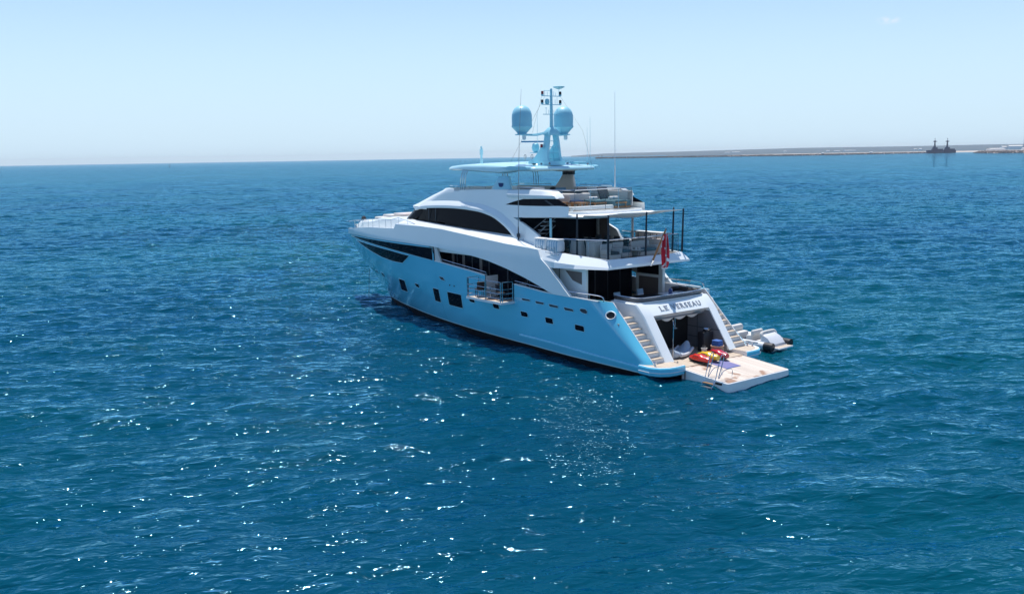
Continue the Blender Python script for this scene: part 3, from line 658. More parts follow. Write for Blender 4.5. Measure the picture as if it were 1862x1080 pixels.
# anchor chain
mb = MB(); mb.tube([(36.3, .06, 2.1), (36.5, .1, SL - .3)], .022, 6); mb.build('anchor_chain', 'grill', yacht)
mb = MB(); mb.lathe([(.05, 0), (.2, .03), (.2, .1), (.05, .12)], (0, 0, 0), 12); mb.xf(Matrix.Translation((36.0, .06, 2.35)) @ Matrix.Rotation(R(90), 4, 'X')); mb.build('hawse_pipe', 'grey', yacht)

# ------------------------------------------------------------------ hardtop
def hardtop():
    mb = MB(); rows = []
    out = []
    for k in range(13):
        t = math.pi / 2 * (1 - k / 12); out.append((17.2 + 5.2 * abs(math.cos(t)) ** .84, 2.78 * abs(math.sin(t)) ** .84))
    side = [(11.7, 2.3), (11.9, 2.45), (13, 2.72), (14.5, 2.85), (16, 2.84)]
    TH = lambda x: ip(x, [12, 13.5, 14.8, 17, 20, 22.4], [-.04, .02, .22, .14, .02, -.1])
    P = side + out; O = P + [(x, -y) for x, y in P[-2::-1]]
    def top(x, y): return ip(x, [11.5, 13, 15.3, 18.8, 21, 22.6], [10.38, 10.5, 10.60, 10.60, 10.44, 10.2]) - .02 * (abs(y) ** 2)
    def ring(f, g): return [(14.8 + (x - 14.8) * f if x > 14.8 else 14.8 + (x - 14.8) * f, y * f, g(x, y)) for x, y in O]
    mb.loft([ring(.05, lambda x, y: top(x, y * .05)), ring(.4, lambda x, y: top(x, y * .4)), ring(.7, lambda x, y: top(x, y * .7)), ring(.9, lambda x, y: top(x, y * .9) - .01),
             ring(.965, lambda x, y: top(x, y) + .0), ring(.985, lambda x, y: top(x, y) - .05), ring(1.0, lambda x, y: top(x, y) - .14), ring(1.0, lambda x, y: top(x, y) - .20 - TH(x)),
             ring(.985, lambda x, y: top(x, y) - .25 - TH(x)), ring(.95, lambda x, y: top(x, y) - .28 - TH(x)), ring(.5, lambda x, y: 10.12), ring(.05, lambda x, y: 10.12)], close=True)
    o = mb.build('hardtop', 'pale', yacht, ang=40)
    return o
ht = hardtop()
for s in (1, -1):
    # fairing that droops onto the pylon
    mb = MB(); rows = []
    for z, a, b, dx in ((10.30, 2.0, .42, .0), (10.2, 1.9, .42, .0), (10.08, 1.6, .40, .0), (10.0, 1.25, .34, .05), (9.94, .6, .22, 0), (9.93, .2, .1, 0)):
        rows.append([(14.7 + dx + a * math.cos(t), s * (2.42 + b * math.sin(t)), z) for t in [2 * math.pi * k / 28 for k in range(28)]])
    mb.loft(rows, close=True, cap=True); mb.build('fairing', 'pale' if s == 1 else 'beige', ht)  # starboard fairing is beige: sunlit bounce on its underside put into the colour
    # pylon
    mb = MB(); rows = []
    for z, x0, x1, y0, y1 in ((8.4, 13.7, 15.9, 2.3, 2.75), (8.93, 13.75, 15.7, 2.32, 2.73), (9.4, 13.85, 15.2, 2.36, 2.68), (9.72, 13.9, 14.95, 2.4, 2.62), (9.76, 14.0, 14.85, 2.42, 2.6)):
        cx, cy, ax, ay = (x0 + x1) / 2, (y0 + y1) / 2, (x1 - x0) / 2, (y1 - y0) / 2
        rows.append([(cx + ax * math.copysign(abs(math.cos(t)) ** .5, math.cos(t)), s * (cy + ay * math.copysign(abs(math.sin(t)) ** .6, math.sin(t))), z) for t in [2 * math.pi * k / 24 for k in range(24)]])
    mb.loft(rows, close=True, cap=True); py = mb.build('hardtop_pylon', 'mast' if s == 1 else 'beige', yacht)  # starboard pylon takes the same beige, warm sunlight put into its colour
    mb = MB()
    for x in (14.15, 14.4, 14.62): mb.tube([(x, s * 2.5, 9.74), (x, s * 2.5, 10.0)], .03, 6)
    if s == -1: mb.box(13.9, 14.3, -2.62, -2.4, 9.74, 9.98); mb.box(14.4, 14.85, -2.62, -2.4, 9.74, 9.98)
    mb.build('pylon_stanchion', 'grey' if s == 1 else 'rubber', py)
    # dark emblem plate on the pylon
    mb = MB(); mb.prism([(14.78, 9.36), (14.3, 9.36), (14.34, 9.16), (14.5, 9.12), (14.7, 9.14)], 'y', s * 2.7, s * 2.735); mb.build('emblem', 'navy', py)
    mb = MB()
    for x in (17.95, 18.2, 18.45):
        mb.tube(dens([(x + .05, s * 2.97, 8.9), (x + .02, s * 2.96, 9.35), (x, s * 2.88, 9.85), (x, s * 2.62, 10.33)], 4), .03, 6)
    mb.build('hardtop_post', 'steel', yacht)
# darker moulded panel on port after edge of the hardtop, and hatch
mb = MB(); mb.prism([(13.9, 10.12), (13.85, 10.32), (13.5, 10.36), (12.1, 10.33), (11.9, 10.28), (11.9, 10.16), (12.9, 10.14)], 'y', 2.5, 2.8); mb.build('edge_panel', 'mast', ht)
mb = MB(); mb.prism([(13.9, 10.12), (13.85, 10.32), (13.5, 10.36), (12.1, 10.33), (11.9, 10.28), (11.9, 10.16), (12.9, 10.14)], 'y', -2.8, -2.5); mb.build('edge_panel', 'mast', ht)

# ------------------------------------------------------------------ mast
mast = MB()
for s in (1, -1):
    rows = []
    for z, y, a, b, dx in ((10.4, .50, .50, .09, .1), (10.8, .48, .30, .08, .05), (11.4, .42, .22, .08, 0), (12.0, .34, .20, .08, 0), (12.35, .26, .20, .08, 0)):
        rows.append([(13 + dx + sx * a, s * (y + sy * b), z) for sx, sy in ((1, 1), (-1, 1), (-1, -1), (1, -1))])
    mast.loft(rows, close=True, cap=True)
rows = []
for z, a, b in ((12.15, .3, .4), (12.35, .28, .36), (12.55, .16, .2), (12.62, .1, .1)):
    rows.append([(13 + a * sx, b * sy, z) for sx, sy in ((1, 1), (-1, 1), (-1, -1), (1, -1))])
mast.loft(rows, close=True, cap=True)
for z in (10.75, 11.1, 11.45, 11.8): mast.tube([(12.8, -.45, z), (12.8, .45, z)], .02, 5)
mast.tube([(13, 0, 12.5), (13, 0, 14.85)], .11, 10, .07)
mast.box(12.5, 13.6, -.62, .62, 10.36, 10.62)
mast.prism([(13.3, 10.45), (14.9, 10.5), (14.2, 10.75), (13.65, 11.25), (13.3, 11.6)], 'y', .36, .46)
mast.prism([(13.3, 10.45), (14.9, 10.5), (14.2, 10.75), (13.65, 11.25), (13.3, 11.6)], 'y', -.46, -.36)
mst = mast.build('mast', 'mast', yacht, ang=30)
mb = MB()
for s in (1, -1):
    mb.tube(dens([(13.1, s * .3, 12.32), (13.5, s * .9, 12.18), (13.8, s * 1.62, 12.2)], 4), .07, 6)
    mb.tube(dens([(12.9, s * .3, 12.32), (13.3, s * .9, 12.15), (13.8, s * 1.3, 12.2)], 4), .05, 6)
    mb.lathe([(.42, 0), (.42, .06)], (13.8, s * 1.62, 12.17), 16)
mb.build('dome_arm', 'mast', mst)
for s in (1, -1):
    mb = MB(); mb.lathe([(.26, 0), (.3, .08), (.58, .38), (.62, .42), (.62, .50), (.60, .50), (.605, .9), (.60, 1.12), (.55, 1.32), (.44, 1.5), (.28, 1.62), (.1, 1.675), (.01, 1.68)], (13.8, s * 1.62, 12.23), 32)
    mb.build('satellite_dome', 'dome', mst, ang=40)
    mb = MB(); mb.lathe([(.06, 0), (.12, .06), (.12, .25), (.1, .3)], (13.6, s * 1.62, 11.86), 12); mb.build('horn', 'white2', mst)
mb = MB()
for z, hw in ((14.42, .72), (13.92, .72), (13.35, .6)):
    mb.box(12.95, 13.05, -hw, hw, z, z + .035)
mb.tube([(13, .74, 14.42), (13, .55, 14.75), (13, 0, 14.75)], .015, 5)
for y, z, h in ((.5, 14.45, .3), (.3, 14.45, .25), (-.2, 14.45, .28), (-.35, 14.45, .2), (-.3, 13.95, .3), (-.45, 13.95, .42), (.4, 13.38, .35), (.2, 13.38, .25), (-.2, 13.38, .22), (-.45, 13.38, .32), (-.6, 14.45, .45)):
    mb.tube([(13, y, z), (13, y, z + h)], .012, 5)
mb.lathe([(.02, 0), (.06, .03), (.02, .06)], (13, 0, 14.86), 10); mb.lathe([(.05, 0), (.05, .03)], (13, .4, 13.72), 10)
mb.build('yardarm', 'mast', mst)
mb = MB(); mb.lathe([(.05, 0), (.18, .05), (.34, .12), (.36, .16), (.2, .2)], (13, -.6, 14.85), 18); mb.build('disc_antenna', 'pale', mst)
mb = MB(); mb.lathe([(.1, 0), (.14, .1), (.12, .28), (.05, .32)], (13, .32, 13.96), 12); mb.build('camera_turret', 'mast', mst)
for y, z in ((.68, 14.46), (-.7, 14.46), (.7, 13.96), (-.7, 13.96)):
    mb = MB(); mb.lathe([(.07, 0), (.09, .04), (.09, .07)], (13, y, z - .0), 10); mb.build('lamp_base', 'mast', mst)
    mb = MB(); mb.lathe([(.08, 0), (.08, .17), (.05, .19)], (13, y, z + .07), 10); mb.build('navigation_light', 'lamp' if z > 14 and y > 0 else 'rubber', mst)
for y in (.62, -.62):
    mb = MB(); mb.lathe([(.08, 0), (.08, .18), (.05, .2)], (13.2, y, 11.42), 10); mb.build('navigation_light', 'lamp', mst)
    mb = MB(); mb.box(13.1, 13.3, min(y, y * .6), max(y, y * .6) , 11.36, 11.41); mb.lathe([(.1, 0), (.1, .05)], (13.2, y, 11.37), 10); mb.build('lamp_base', 'mast', mst)
# radar on its bracket
mb = MB(); mb.box(13.3, 14.9, -.16, .16, 11.1, 11.14); mb.lathe([(.12, 0), (.2, .12), (.24, .3), (.2, .5), (.08, .58)], (14.55, 0, 11.14), 16); rd = mb.build('radar_pedestal', 'mast', mst)
mb = MB(); mb.xf(Matrix.Identity(4)); mb.box(-.9, .9, -.06, .06, -.045, .045); mb.xf(Matrix.Translation((14.55, 0, 11.8)) @ Matrix.Rotation(R(70), 4, 'Z')); mb.build('radar_scanner', mat('scanner_blue', (.04, .22, .42), .4, noise=.05), rd)
for x, y in ((14.6, .25), (14.9, .55)):
    mb = MB(); mb.tube([(x, y, 10.6), (x, y, 11.0)], .015, 5); rr = [(x + .12 * math.cos(t), y, 10.9 + .12 * math.sin(t)) for t in np.linspace(0, 2 * math.pi, 14)]; mb.tube(rr, .015, 5); mb.build('loop_antenna', 'grey', mst)
# forward lattice antenna on the hardtop
mb = MB(); mb.lathe([(.1, 0), (.1, .3), (.07, .32), (.07, .55), (.11, .57), (.11, .95), (.06, 1.0), (.06, 1.12)], (20.3, 0, 10.5), 12); mb.build('forward_antenna', 'pale', ht)
mb = MB()
for x, y in ((12.6, -.9), (12.2, -1.5), (12.5, .6), (12.9, .9), (12.0, -2.0)): mb.lathe([(.05, 0), (.08, .03), (.04, .12)], (x, y, 10.45 - abs(y) * .05), 8)
mb.build('deck_fitting', 'grey', ht)
mb = MB(); mb.rbox(12.0, 12.7, -1.9, -1.2, 10.4, 10.56, .05); mb.build('roof_hatch', 'mast', ht)
# whip antennas, stays
mb = MB(); mb.tube([(12.1, 3.32, 5.95), (12.1, 3.32, 6.9)], .045, 8, .03); mb.lathe([(.1, 0), (.1, .2)], (12.1, 3.32, 6.3), 8); mb.build('antenna_base', 'grill', yacht)
mb = MB(); mb.tube([(12.1, 3.32, 6.8), (12.12, 3.25, 9), (12.1, 3.15, 12), (12.05, 3.0, 14.7)], .028, 6, .008); mb.build('whip_antenna', 'grey', yacht)
mb = MB(); mb.tube([(10.4, -2.75, 7.7), (10.4, -2.75, 10.3)], .045, 8, .035); mb.tube([(10.4, -2.75, 10.3), (10.42, -2.75, 14.6)], .02, 6, .008); mb.build('whip_antenna', 'white2', yacht)
mb = MB(); mb.tube([(12.0, -2.2, 10.3), (12.0, -2.2, 13.2)], .015, 5, .006); mb.tube([(12.6, -2.5, 10.2), (12.6, -2.5, 12.6)], .014, 5, .006); mb.tube([(14.1, .2, 10.6), (14.1, .2, 13.6)], .013, 5, .006); mb.build('whip_antenna', 'mast', yacht)
mb = MB(); mb.tube([(13, .74, 14.4), (13.6, 1.0, 12.3)], .006, 4); mb.tube([(13, -.74, 14.4), (12.0, -1.6, 12.4), (11.9, -2.25, 10.3)], .006, 4); mb.tube([(13, .5, 14.4), (15.8, 1.0, 10.6)], .007, 4); mb.build('mast_stay', 'grill', mst)

# ------------------------------------------------------------------ rails, glass and awning
def rail(top, zb, name='glass_rail', posts=None, glass=True, m='steel', every=1.3, dz=0):
    mb = MB(); mb.tube(top, .03, 6)
    g = MB()
    for a, b in zip(top, top[1:]):
        a, b = Vector(a), Vector(b); L = (b - a).length; n = max(1, round(L / every))
        for k in range(n + 1):
            p = a.lerp(b, k / n); mb.tube([(p.x, p.y, zb), tuple(p)], .018, 6)
        for k in range(n):
            p = a.lerp(b, (k + .04) / n); q = a.lerp(b, (k + .96) / n)
            t = (q - p).cross(Vector((0, 0, 1))).normalized() * .01
            g.add([(p.x, p.y, zb + .06), (q.x, q.y, zb + .06), (q.x, q.y, q.z - .06), (p.x, p.y, p.z - .06)], [(0, 1, 2, 3)])
    o = mb.build(name, m, yacht)
    if glass: g.build('glass_panel', 'rail_glass', o, ang=0)
    return o
for s in (1, -1):
    rail([(10.3, s * 3.25, 6.38), (9.5, s * 3.2, 6.36), (7.9, s * 3.0, 6.40), (5.25, s * 2.72, 6.48)], 5.46)
rail([(5.25, 2.72, 6.48), (5.12, 1.3, 6.50), (5.08, 0, 6.50), (5.12, -1.3, 6.50), (5.25, -2.72, 6.48)], 5.46)
for s in (1, -1):
    rail([(11.6, s * 2.5, 9.02), (9.7, s * 2.35, 9.0), (8.42, s * 2.18, 9.02)], 7.9)
rail([(8.42, 2.18, 9.02), (8.3, 0, 9.04), (8.42, -2.18, 9.02)], 7.9)
# low rails forward on the sundeck
for s in (1, -1):
    mb = MB(); mb.tube([(21.3, s * 1.9, 9.08), (19.5, s * 2.55, 9.12), (16.2, s * 2.6, 9.12)], .02, 6)
    for x, y in ((21.2, 1.9), (20.4, 2.25), (19.5, 2.55), (18, 2.58), (16.3, 2.6)): mb.tube([(x, s * y, 8.9), (x, s * y, 9.12)], .014, 5)
    mb.tube([(13.4, s * 2.6, 9.12), (10.5, s * 2.6, 9.10)], .02, 6); mb.build('sundeck_rail', 'steel', yacht)
poles = [(7.42, 2.9, 7.78), (4.93, 2.92, 7.82), (5.05, 0, 7.86), (5.12, -2.98, 7.9), (5.5, -2.6, 7.96)]
for x, y, z in poles:
    mb = MB(); mb.tube([(x + .05, y * .99, 5.5), (x, y, z)], .06, 10, .045); mb.build('awning_pole', 'pole', yacht)
mb = MB(); rows = []
for i in range(13):
    t = i / 12; row = []
    for j in range(25):
        u = j / 24; y = 2.75 - 5.5 * u
        xf_ = 7.35 + .0 * y; sc_ = .42 * math.sin(math.pi * (min(u, 1 - u) * 2) / 1.0) if False else .45 * (1 - abs(math.cos(math.pi * 2 * u)) ** 2)
        xb = 5.02 + sc_
        side_in = (.5 * math.sin(math.pi * t)) * abs(2 * u - 1) ** 6
        x = xf_ + (xb - xf_) * t; yy = y * (1 - .12 * math.sin(math.pi * t) * abs(2 * u - 1) ** 2)
        z = 7.72 + .12 * t - .22 * math.sin(math.pi * t) * math.sin(math.pi * u) - .05 * math.sin(math.pi * t)
        row.append((x, yy, z))
    rows.append(row)
mb.loft(rows); aw = mb.build('shade_awning', 'canvas', yacht, ang=60)
md = aw.modifiers.new('thickness', 'SOLIDIFY'); md.thickness = .02
# life raft canisters under striped covers on the port rail
for k, x in enumerate((8.25, 9.35)):
    mb = MB(); mb.rbox(x, x + .98, 3.02, 3.62, 5.66, 6.34, .14); lr = mb.build('liferaft_canister', 'stripe', yacht)
    mb = MB(); mb.rbox(x + .02, x + .96, 3.05, 3.6, 6.30, 6.40, .04); mb.build('cover_top', 'canvas', lr)
    mb = MB()
    for xx in (x + .2, x + .75): mb.tube([(xx, 3.65, 5.55), (xx, 3.67, 6.0)], .02, 5)
    mb.tube(dens([(x + .25, 3.68, 5.75), (x + .5, 3.7, 5.95), (x + .7, 3.68, 5.72)], 4), .015, 5); mb.build('cradle', 'steel', lr)
mb = MB(); mb.tube([(8.1, 3.72, 5.62), (10.6, 3.78, 5.72)], .025, 6)
for x in (8.2, 9.0, 9.8, 10.5): mb.tube([(x, 3.72, 5.6), (x, 3.4, 5.5)], .02, 5)
mb.build('canister_rack', 'steel', yacht)
# starboard cabinet (bar unit) along the rail
mb = MB(); mb.rbox(6.6, 8.7, -3.1, -2.75, 5.6, 6.42, .05); cb = mb.build('rail_cover', 'beige', yacht)
mb = MB(); mb.box(6.55, 8.75, -3.14, -2.7, 6.42, 6.48); mb.build('top_roll', 'canvas', cb)
mb = MB()
for x in (6.9, 7.4, 7.9, 8.4): mb.box(x, x + .04, -2.745, -2.735, 5.9, 6.4)
mb.build('strap', 'rubber', cb)

# ------------------------------------------------------------------ transom, stairs, platforms, garage
mb = MB()
CH = [(.97, .6), (1.1, .78), (2.44, 2.73), (2.9, 3.22), (3.06, 3.33), (4.95, 3.33), (4.95, .6)]
for s in (1, -1):
    rows = []
    for yy, d in ((2.12, .0), (2.12, 0), (2.2, -.0), (2.6, 0), (2.70, .05), (2.74, .14)):
        rows.append([(x + (d if i < 5 else 0), s * yy, z - (d * .3 if 2 < i < 6 else 0)) for i, (x, z) in enumerate(CH)])
    mb.loft(rows, close=True, cap=True)
mb.prism([(2.44, 2.73), (2.9, 3.22), (3.06, 3.33), (3.45, 3.33), (3.45, 2.5), (2.75, 2.5)], 'y', -2.12, 2.12)
tr = mb.build('transom', 'white', yacht, ang=25)
# cap band of dark glass and steel
cap = [(4.95, 2.5), (3.9, 2.52), (3.3, 2.48), (3.1, 2.2), (3.02, 1.1), (3.0, 0)]
capf = cap + [(x, -y) for x, y in cap[-2::-1]]
mb = MB(); mb.loft([[(x, y, 3.34) for x, y in capf], [(x - .02, y * 1.008, 3.56) for x, y in capf]]); o = mb.build('transom_cap_band', mat('cap_band_grey', (.16, .15, .15), .2, metal=.5, noise=.15, nscale=3), tr)
md = o.modifiers.new('thickness', 'SOLIDIFY'); md.thickness = .05
mb = MB(); mb.tube([(x, y, 3.60) for x, y in capf], .03, 6); mb.build('cap_rail', 'steel', tr)
mb = MB(); mb.tube([(x - .05, y * 1.015, 3.36) for x, y in capf], .025, 6); mb.build('cap_moulding', 'white2', tr)
# under-name lights / recesses
mb = MB(); mb.box(2.50, 2.74, 1.2, 1.7, 2.485, 2.50); mb.box(2.50, 2.74, -1.7, -1.2, 2.485, 2.50); mb.build('downlight', 'grey', tr)
# NAME
up_ = Vector((.46, 0, .49)).normalized(); rt = Vector((0, -1, 0)); nr_ = rt.cross(up_)
for word, yc, wdt in (('LE', 1.12, .56), ('VERSEAU', -.60, 2.22)):
    fc = bpy.data.curves.new('name', 'FONT'); fc.body = word; fc.size = .40; fc.extrude = .003; fc.offset = .002; fc.space_character = 1.3; fc.align_x = 'CENTER'; fc.align_y = 'CENTER'
    fo = bpy.data.objects.new('name_tmp', fc); COL.objects.link(fo); bpy.context.view_layer.update()
    me = bpy.data.meshes.new_from_object(fo.evaluated_get(bpy.context.evaluated_depsgraph_get())); bpy.data.objects.remove(fo)
    nm = bpy.data.objects.new('name_lettering', me); COL.objects.link(nm); me.materials.clear(); me.materials.append(M['letter'])
    # slab serifs at the feet and heads of the letters
    xs_ = [v.co.x for v in me.vertices]; x0_, x1_ = min(xs_), max(xs_)
    z_ = [v.co.y for v in me.vertices]; lo_y, hi_y = min(z_), max(z_)
    ex_ = MB(); ex_.v = [tuple(v.co) for v in me.vertices]; ex_.f = [tuple(p.vertices) for p in me.polygons]
    seen = []
    for v in me.vertices:
        for yy in (lo_y, hi_y):
            if abs(v.co.y - yy) < .004:
                if not any(abs(v.co.x - a) < .05 and b == yy for a, b in seen):
                    seen.append((v.co.x, yy)); ex_.box(v.co.x - .035, v.co.x + .045, yy - .012 if yy > 0 else yy - .004, yy + .012, -.003, .0042)
    me.clear_geometry(); me.from_pydata(ex_.v, [], ex_.f); me.transform(Matrix.Scale(wdt / (x1_ - x0_), 4, (1, 0, 0)))
    mtx = Matrix(((rt.x, up_.x, nr_.x, 2.665), (rt.y, up_.y, nr_.y, yc), (rt.z, up_.z, nr_.z, 2.985), (0, 0, 0, 1)))
    me.transform(mtx @ Matrix.Translation((0, 0, .01))); nm.parent = tr

# stairs both sides
for s in (1, -1):
    st = MB(); poly = [(1.12, .6)]
    for k in range(8):
        z = .86 + .255 * k; x = 1.15 + .30 * k
        poly += [(x, z - .255 if k else .6), (x, z)]
    poly += [(3.6, .86 + .255 * 7), (3.6, .6)]
    pl_ = [(1.15, .6)]
    for k in range(8):
        pl_ += [(1.15 + .30 * k, .86 + .255 * k - .03), (1.15 + .30 * (k + 1), .86 + .255 * k - .03)]
    pl_ += [(3.55, .6)]
    st.prism(pl_, 'y', s * 2.70, s * 3.55); sto = st.build('stairway', 'white2', yacht, ang=20)
    for k in range(8):
        t = MB(); x = 1.15 + .30 * k; z = .86 + .255 * k
        t.rbox(x - .06, x + .28, min(s * 2.76, s * 3.5), max(s * 2.76, s * 3.5), z - .028, z + .015, .012); t.build('tread', 'teak', sto)
    # outboard stair wall (inner face of the quarter)
    mb = MB(); mb.prism([(.8, .35), (1.08, .72), (3.93, 3.42), (5.56, 3.42), (5.56, .35)], 'y', s * 3.5, s * 3.548); mb.build('stair_wall', 'white2', yacht)
    # wing platform
    wp_ = [(0, 2.36), (-.02, 3.0), (.05, 3.45), (.32, 3.85), (.8, 4.08), (1.6, 4.05), (1.75, 3.6), (1.9, 2.36)]
    mb = MB(); W = [(x, s * y) for x, y in wp_]
    def Z(inset, z): return [(x + inset * (1 if x < 1 else 0), s * (y - inset if y > 2.5 else y), z) for x, y in wp_]
    mb.loft([Z(.15, .12), Z(.04, .2), Z(.04, .36), Z(0, .38), Z(0, .56), Z(.03, .6)], close=True, cap=True); wpo = mb.build('wing_platform', 'hull', yacht, ang=25)
    mb = MB(); mb.loft([Z(.05, .602), Z(.05, .615)], close=True, cap=True); mb.build('platform_edge', 'white2', wpo)
    mb = MB(); mb.tube([(x - .0, s * (y + .0), .37) for x, y in [(-.015, 2.4), (-.035, 3.0), (.035, 3.46), (.31, 3.86), (.8, 4.10), (1.55, 4.07)]], .02, 6); mb.build('edge_line', 'white2', wpo)
    mb = MB(); mb.loft([Z(.17, .617), Z(.17, .628)], close=True, cap=True); mb.build('platform_teak', 'teak', wpo)
    mb = MB()
    for x, y in ((.75, 3.72), (.95, 3.55)): mb.tube([(x, s * y, .62), (x, s * y, .78)], .05, 8, .03); mb.tube([(x - .08, s * y, .78), (x + .08, s * y, .78)], .035, 8)
    mb.build('bollard', 'steel', wpo)
# wall between wing and garage floor is the wing box side; white strip
for s in (1, -1):
    mb = MB(); mb.box(.02, 1.6, min(s * 2.35, s * 2.36), max(s * 2.35, s * 2.36) - (-.0), .30, .6); mb.build('platform_side', 'white2', yacht)
# garage
mb = MB(); mb.box(.25, 6.0, -2.34, 2.34, .30, .44); mb.build('garage_floor', 'teak', yacht)
gi = MB(); gi.box(5.0, 5.06, -2.11, 2.11, .445, 2.6); gi.prism([(1.1, .445), (1.18, .8), (2.4, 2.55), (5.0, 2.55), (5.0, .445)], 'y', -2.118, -2.10); gi.prism([(1.1, .445), (1.18, .8), (2.4, 2.55), (5.0, 2.55), (5.0, .445)], 'y', 2.10, 2.118); gi.box(2.76, 5.0, -2.1, 2.1, 2.40, 2.5)
gar = gi.build('garage_lining', 'garage', yacht)
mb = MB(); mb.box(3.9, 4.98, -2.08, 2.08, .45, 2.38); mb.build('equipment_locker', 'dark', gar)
mb = MB()
mb.box(3.2, 3.23, -2.095, -2.09, .45, 2.4); mb.box(1.6, 3.9, -2.095, -2.09, 1.55, 1.58); mb.box(2.3, 3.9, -2.095, -2.09, 1.0, 1.03); mb.build('panel_seam', 'grill', gar)
# scalloped canvas roll under the lintel
mb = MB(); rows = []
for q in range(4):
    rows.append([(2.82 + .05 * q, 1.0 - 2.9 * k / 36, 2.46 - q / 3 * (.10 + .16 * abs(math.sin(math.pi * k / 12)))) for k in range(37)])
mb.loft(rows); mb.build('scalloped_valance', 'canvas', gar)
mb = MB(); mb.tube([(1.62, 1.55, .45), (1.62, 1.5, 2.3), (1.8, 1.35, 2.44), (2.0, 1.15, 2.46)], .03, 8); mb.build('shower_pole', 'steel', gar)
mb = MB(); mb.tube([(2.4, .55, 2.45), (2.4, .55, 1.95)], .02, 6); mb.lathe([(.02, 0), (.12, -.03), (.12, -.05)], (2.4, .55, 1.95), 12); mb.build('shower_head', 'steel', gar)
mb = MB(); mb.rbox(2.0, 2.45, -2.0, -1.25, .45, 1.5, .05); cabn = mb.build('black_cabinet', 'rubber', gar)
# extension platform, hinged at the garage sill
mb = MB(); rows = []
def ex(x, z, inset=0, r=.14):
    x0, x1, y = -2.66 + inset, .24, 2.36 - inset
    pts = [(x1, -y), (x0 + r, -y), (x0 + r * .3, -y + r * .3), (x0, -y + r), (x0, y - r), (x0 + r * .3, y - r * .3), (x0 + r, y), (x1, y)]
    return [(px, py, z + (px - .24) * .085) for px, py in pts]
mb.loft([ex(0, -.20, .03), ex(0, -.18, 0), ex(0, .385, 0), ex(0, .40, .015)], close=True, cap=True); bp_ = mb.build('beach_platform', 'white2', yacht, ang=30)
mb = MB(); mb.loft([ex(0, .404, .07), ex(0, .415, .07)], close=True, cap=True); mb.build('platform_teak', 'teakbright', bp_)
mb = MB(); mb.box(-2.3, -1.9, 2.36, 2.385, .02, .12); mb.box(.0, .05, 2.36, 2.38, -.1, .3); mb.build('platform_fitting', 'rubber', bp_)
# swim ladder on the port edge
lad = MB()
for x in (-1.38, -2.02):
    lad.tube(dens([(x, 3.55, -1.0), (x, 2.62, .1), (x, 2.4, .62), (x, 2.18, 1.25), (x, 2.05, 1.42), (x, 1.92, 1.3), (x, 2.12, .75), (x, 2.3, .3)], 4), .022, 6)
    lad.tube(dens([(x - .03, 2.3, .28), (x - .03, 1.95, .62), (x - .03, 1.5, .66), (x - .03, 1.32, .55), (x - .03, 1.35, .28)], 4), .018, 6)
lo_ = lad.build('swim_ladder', 'steel', bp_)
for k in range(6):
    mb = MB(); y = 2.62 + .19 * k; z = .07 - .15 * k; mb.box(-2.02, -1.38, y - .06, y + .09, z - .02, z + .02); mb.build('rung', 'wood' if k == 0 else 'grey', lo_)

# ------------------------------------------------------------------ fold-down side balcony (port)
mb = MB(); mb.box(11.7, 15.25, 3.93, 4.95, 2.52, 2.64); bal = mb.build('side_balcony', 'white2', yacht)
mb = MB(); mb.box(11.8, 15.15, 3.95, 4.85, 2.641, 2.655); mb.build('balcony_teak', 'teakbright', bal)
mb = MB()
def gate(a, b):
    a, b = Vector(a), Vector(b)
    for z in (2.85, 3.12, 3.38, 3.8): mb.tube([(a.x, a.y, z), (b.x, b.y, z)], .022, 6)
    for p in (a, b): mb.tube([(p.x, p.y, 2.64), (p.x, p.y, 3.8)], .03, 6)
gate((15.2, 4.88, 0), (13.35, 4.88, 0)); gate((13.25, 4.88, 0), (11.85, 4.88, 0)); gate((15.2, 4.8, 0), (15.2, 4.05, 0)); gate((11.78, 4.8, 0), (11.78, 4.05, 0))
mb.build('balcony_rail', 'steel', bal)
mb = MB(); mb.box(BX0, BX0 + .04, 3.05, 3.93, 2.55, 3.62); mb.build('opening_jamb', 'white2', bal)
mb = MB(); mb.box(BX1 - .04, BX1, 3.05, 3.93, 2.55, 3.85); mb.build('opening_jamb', 'white2', bal)

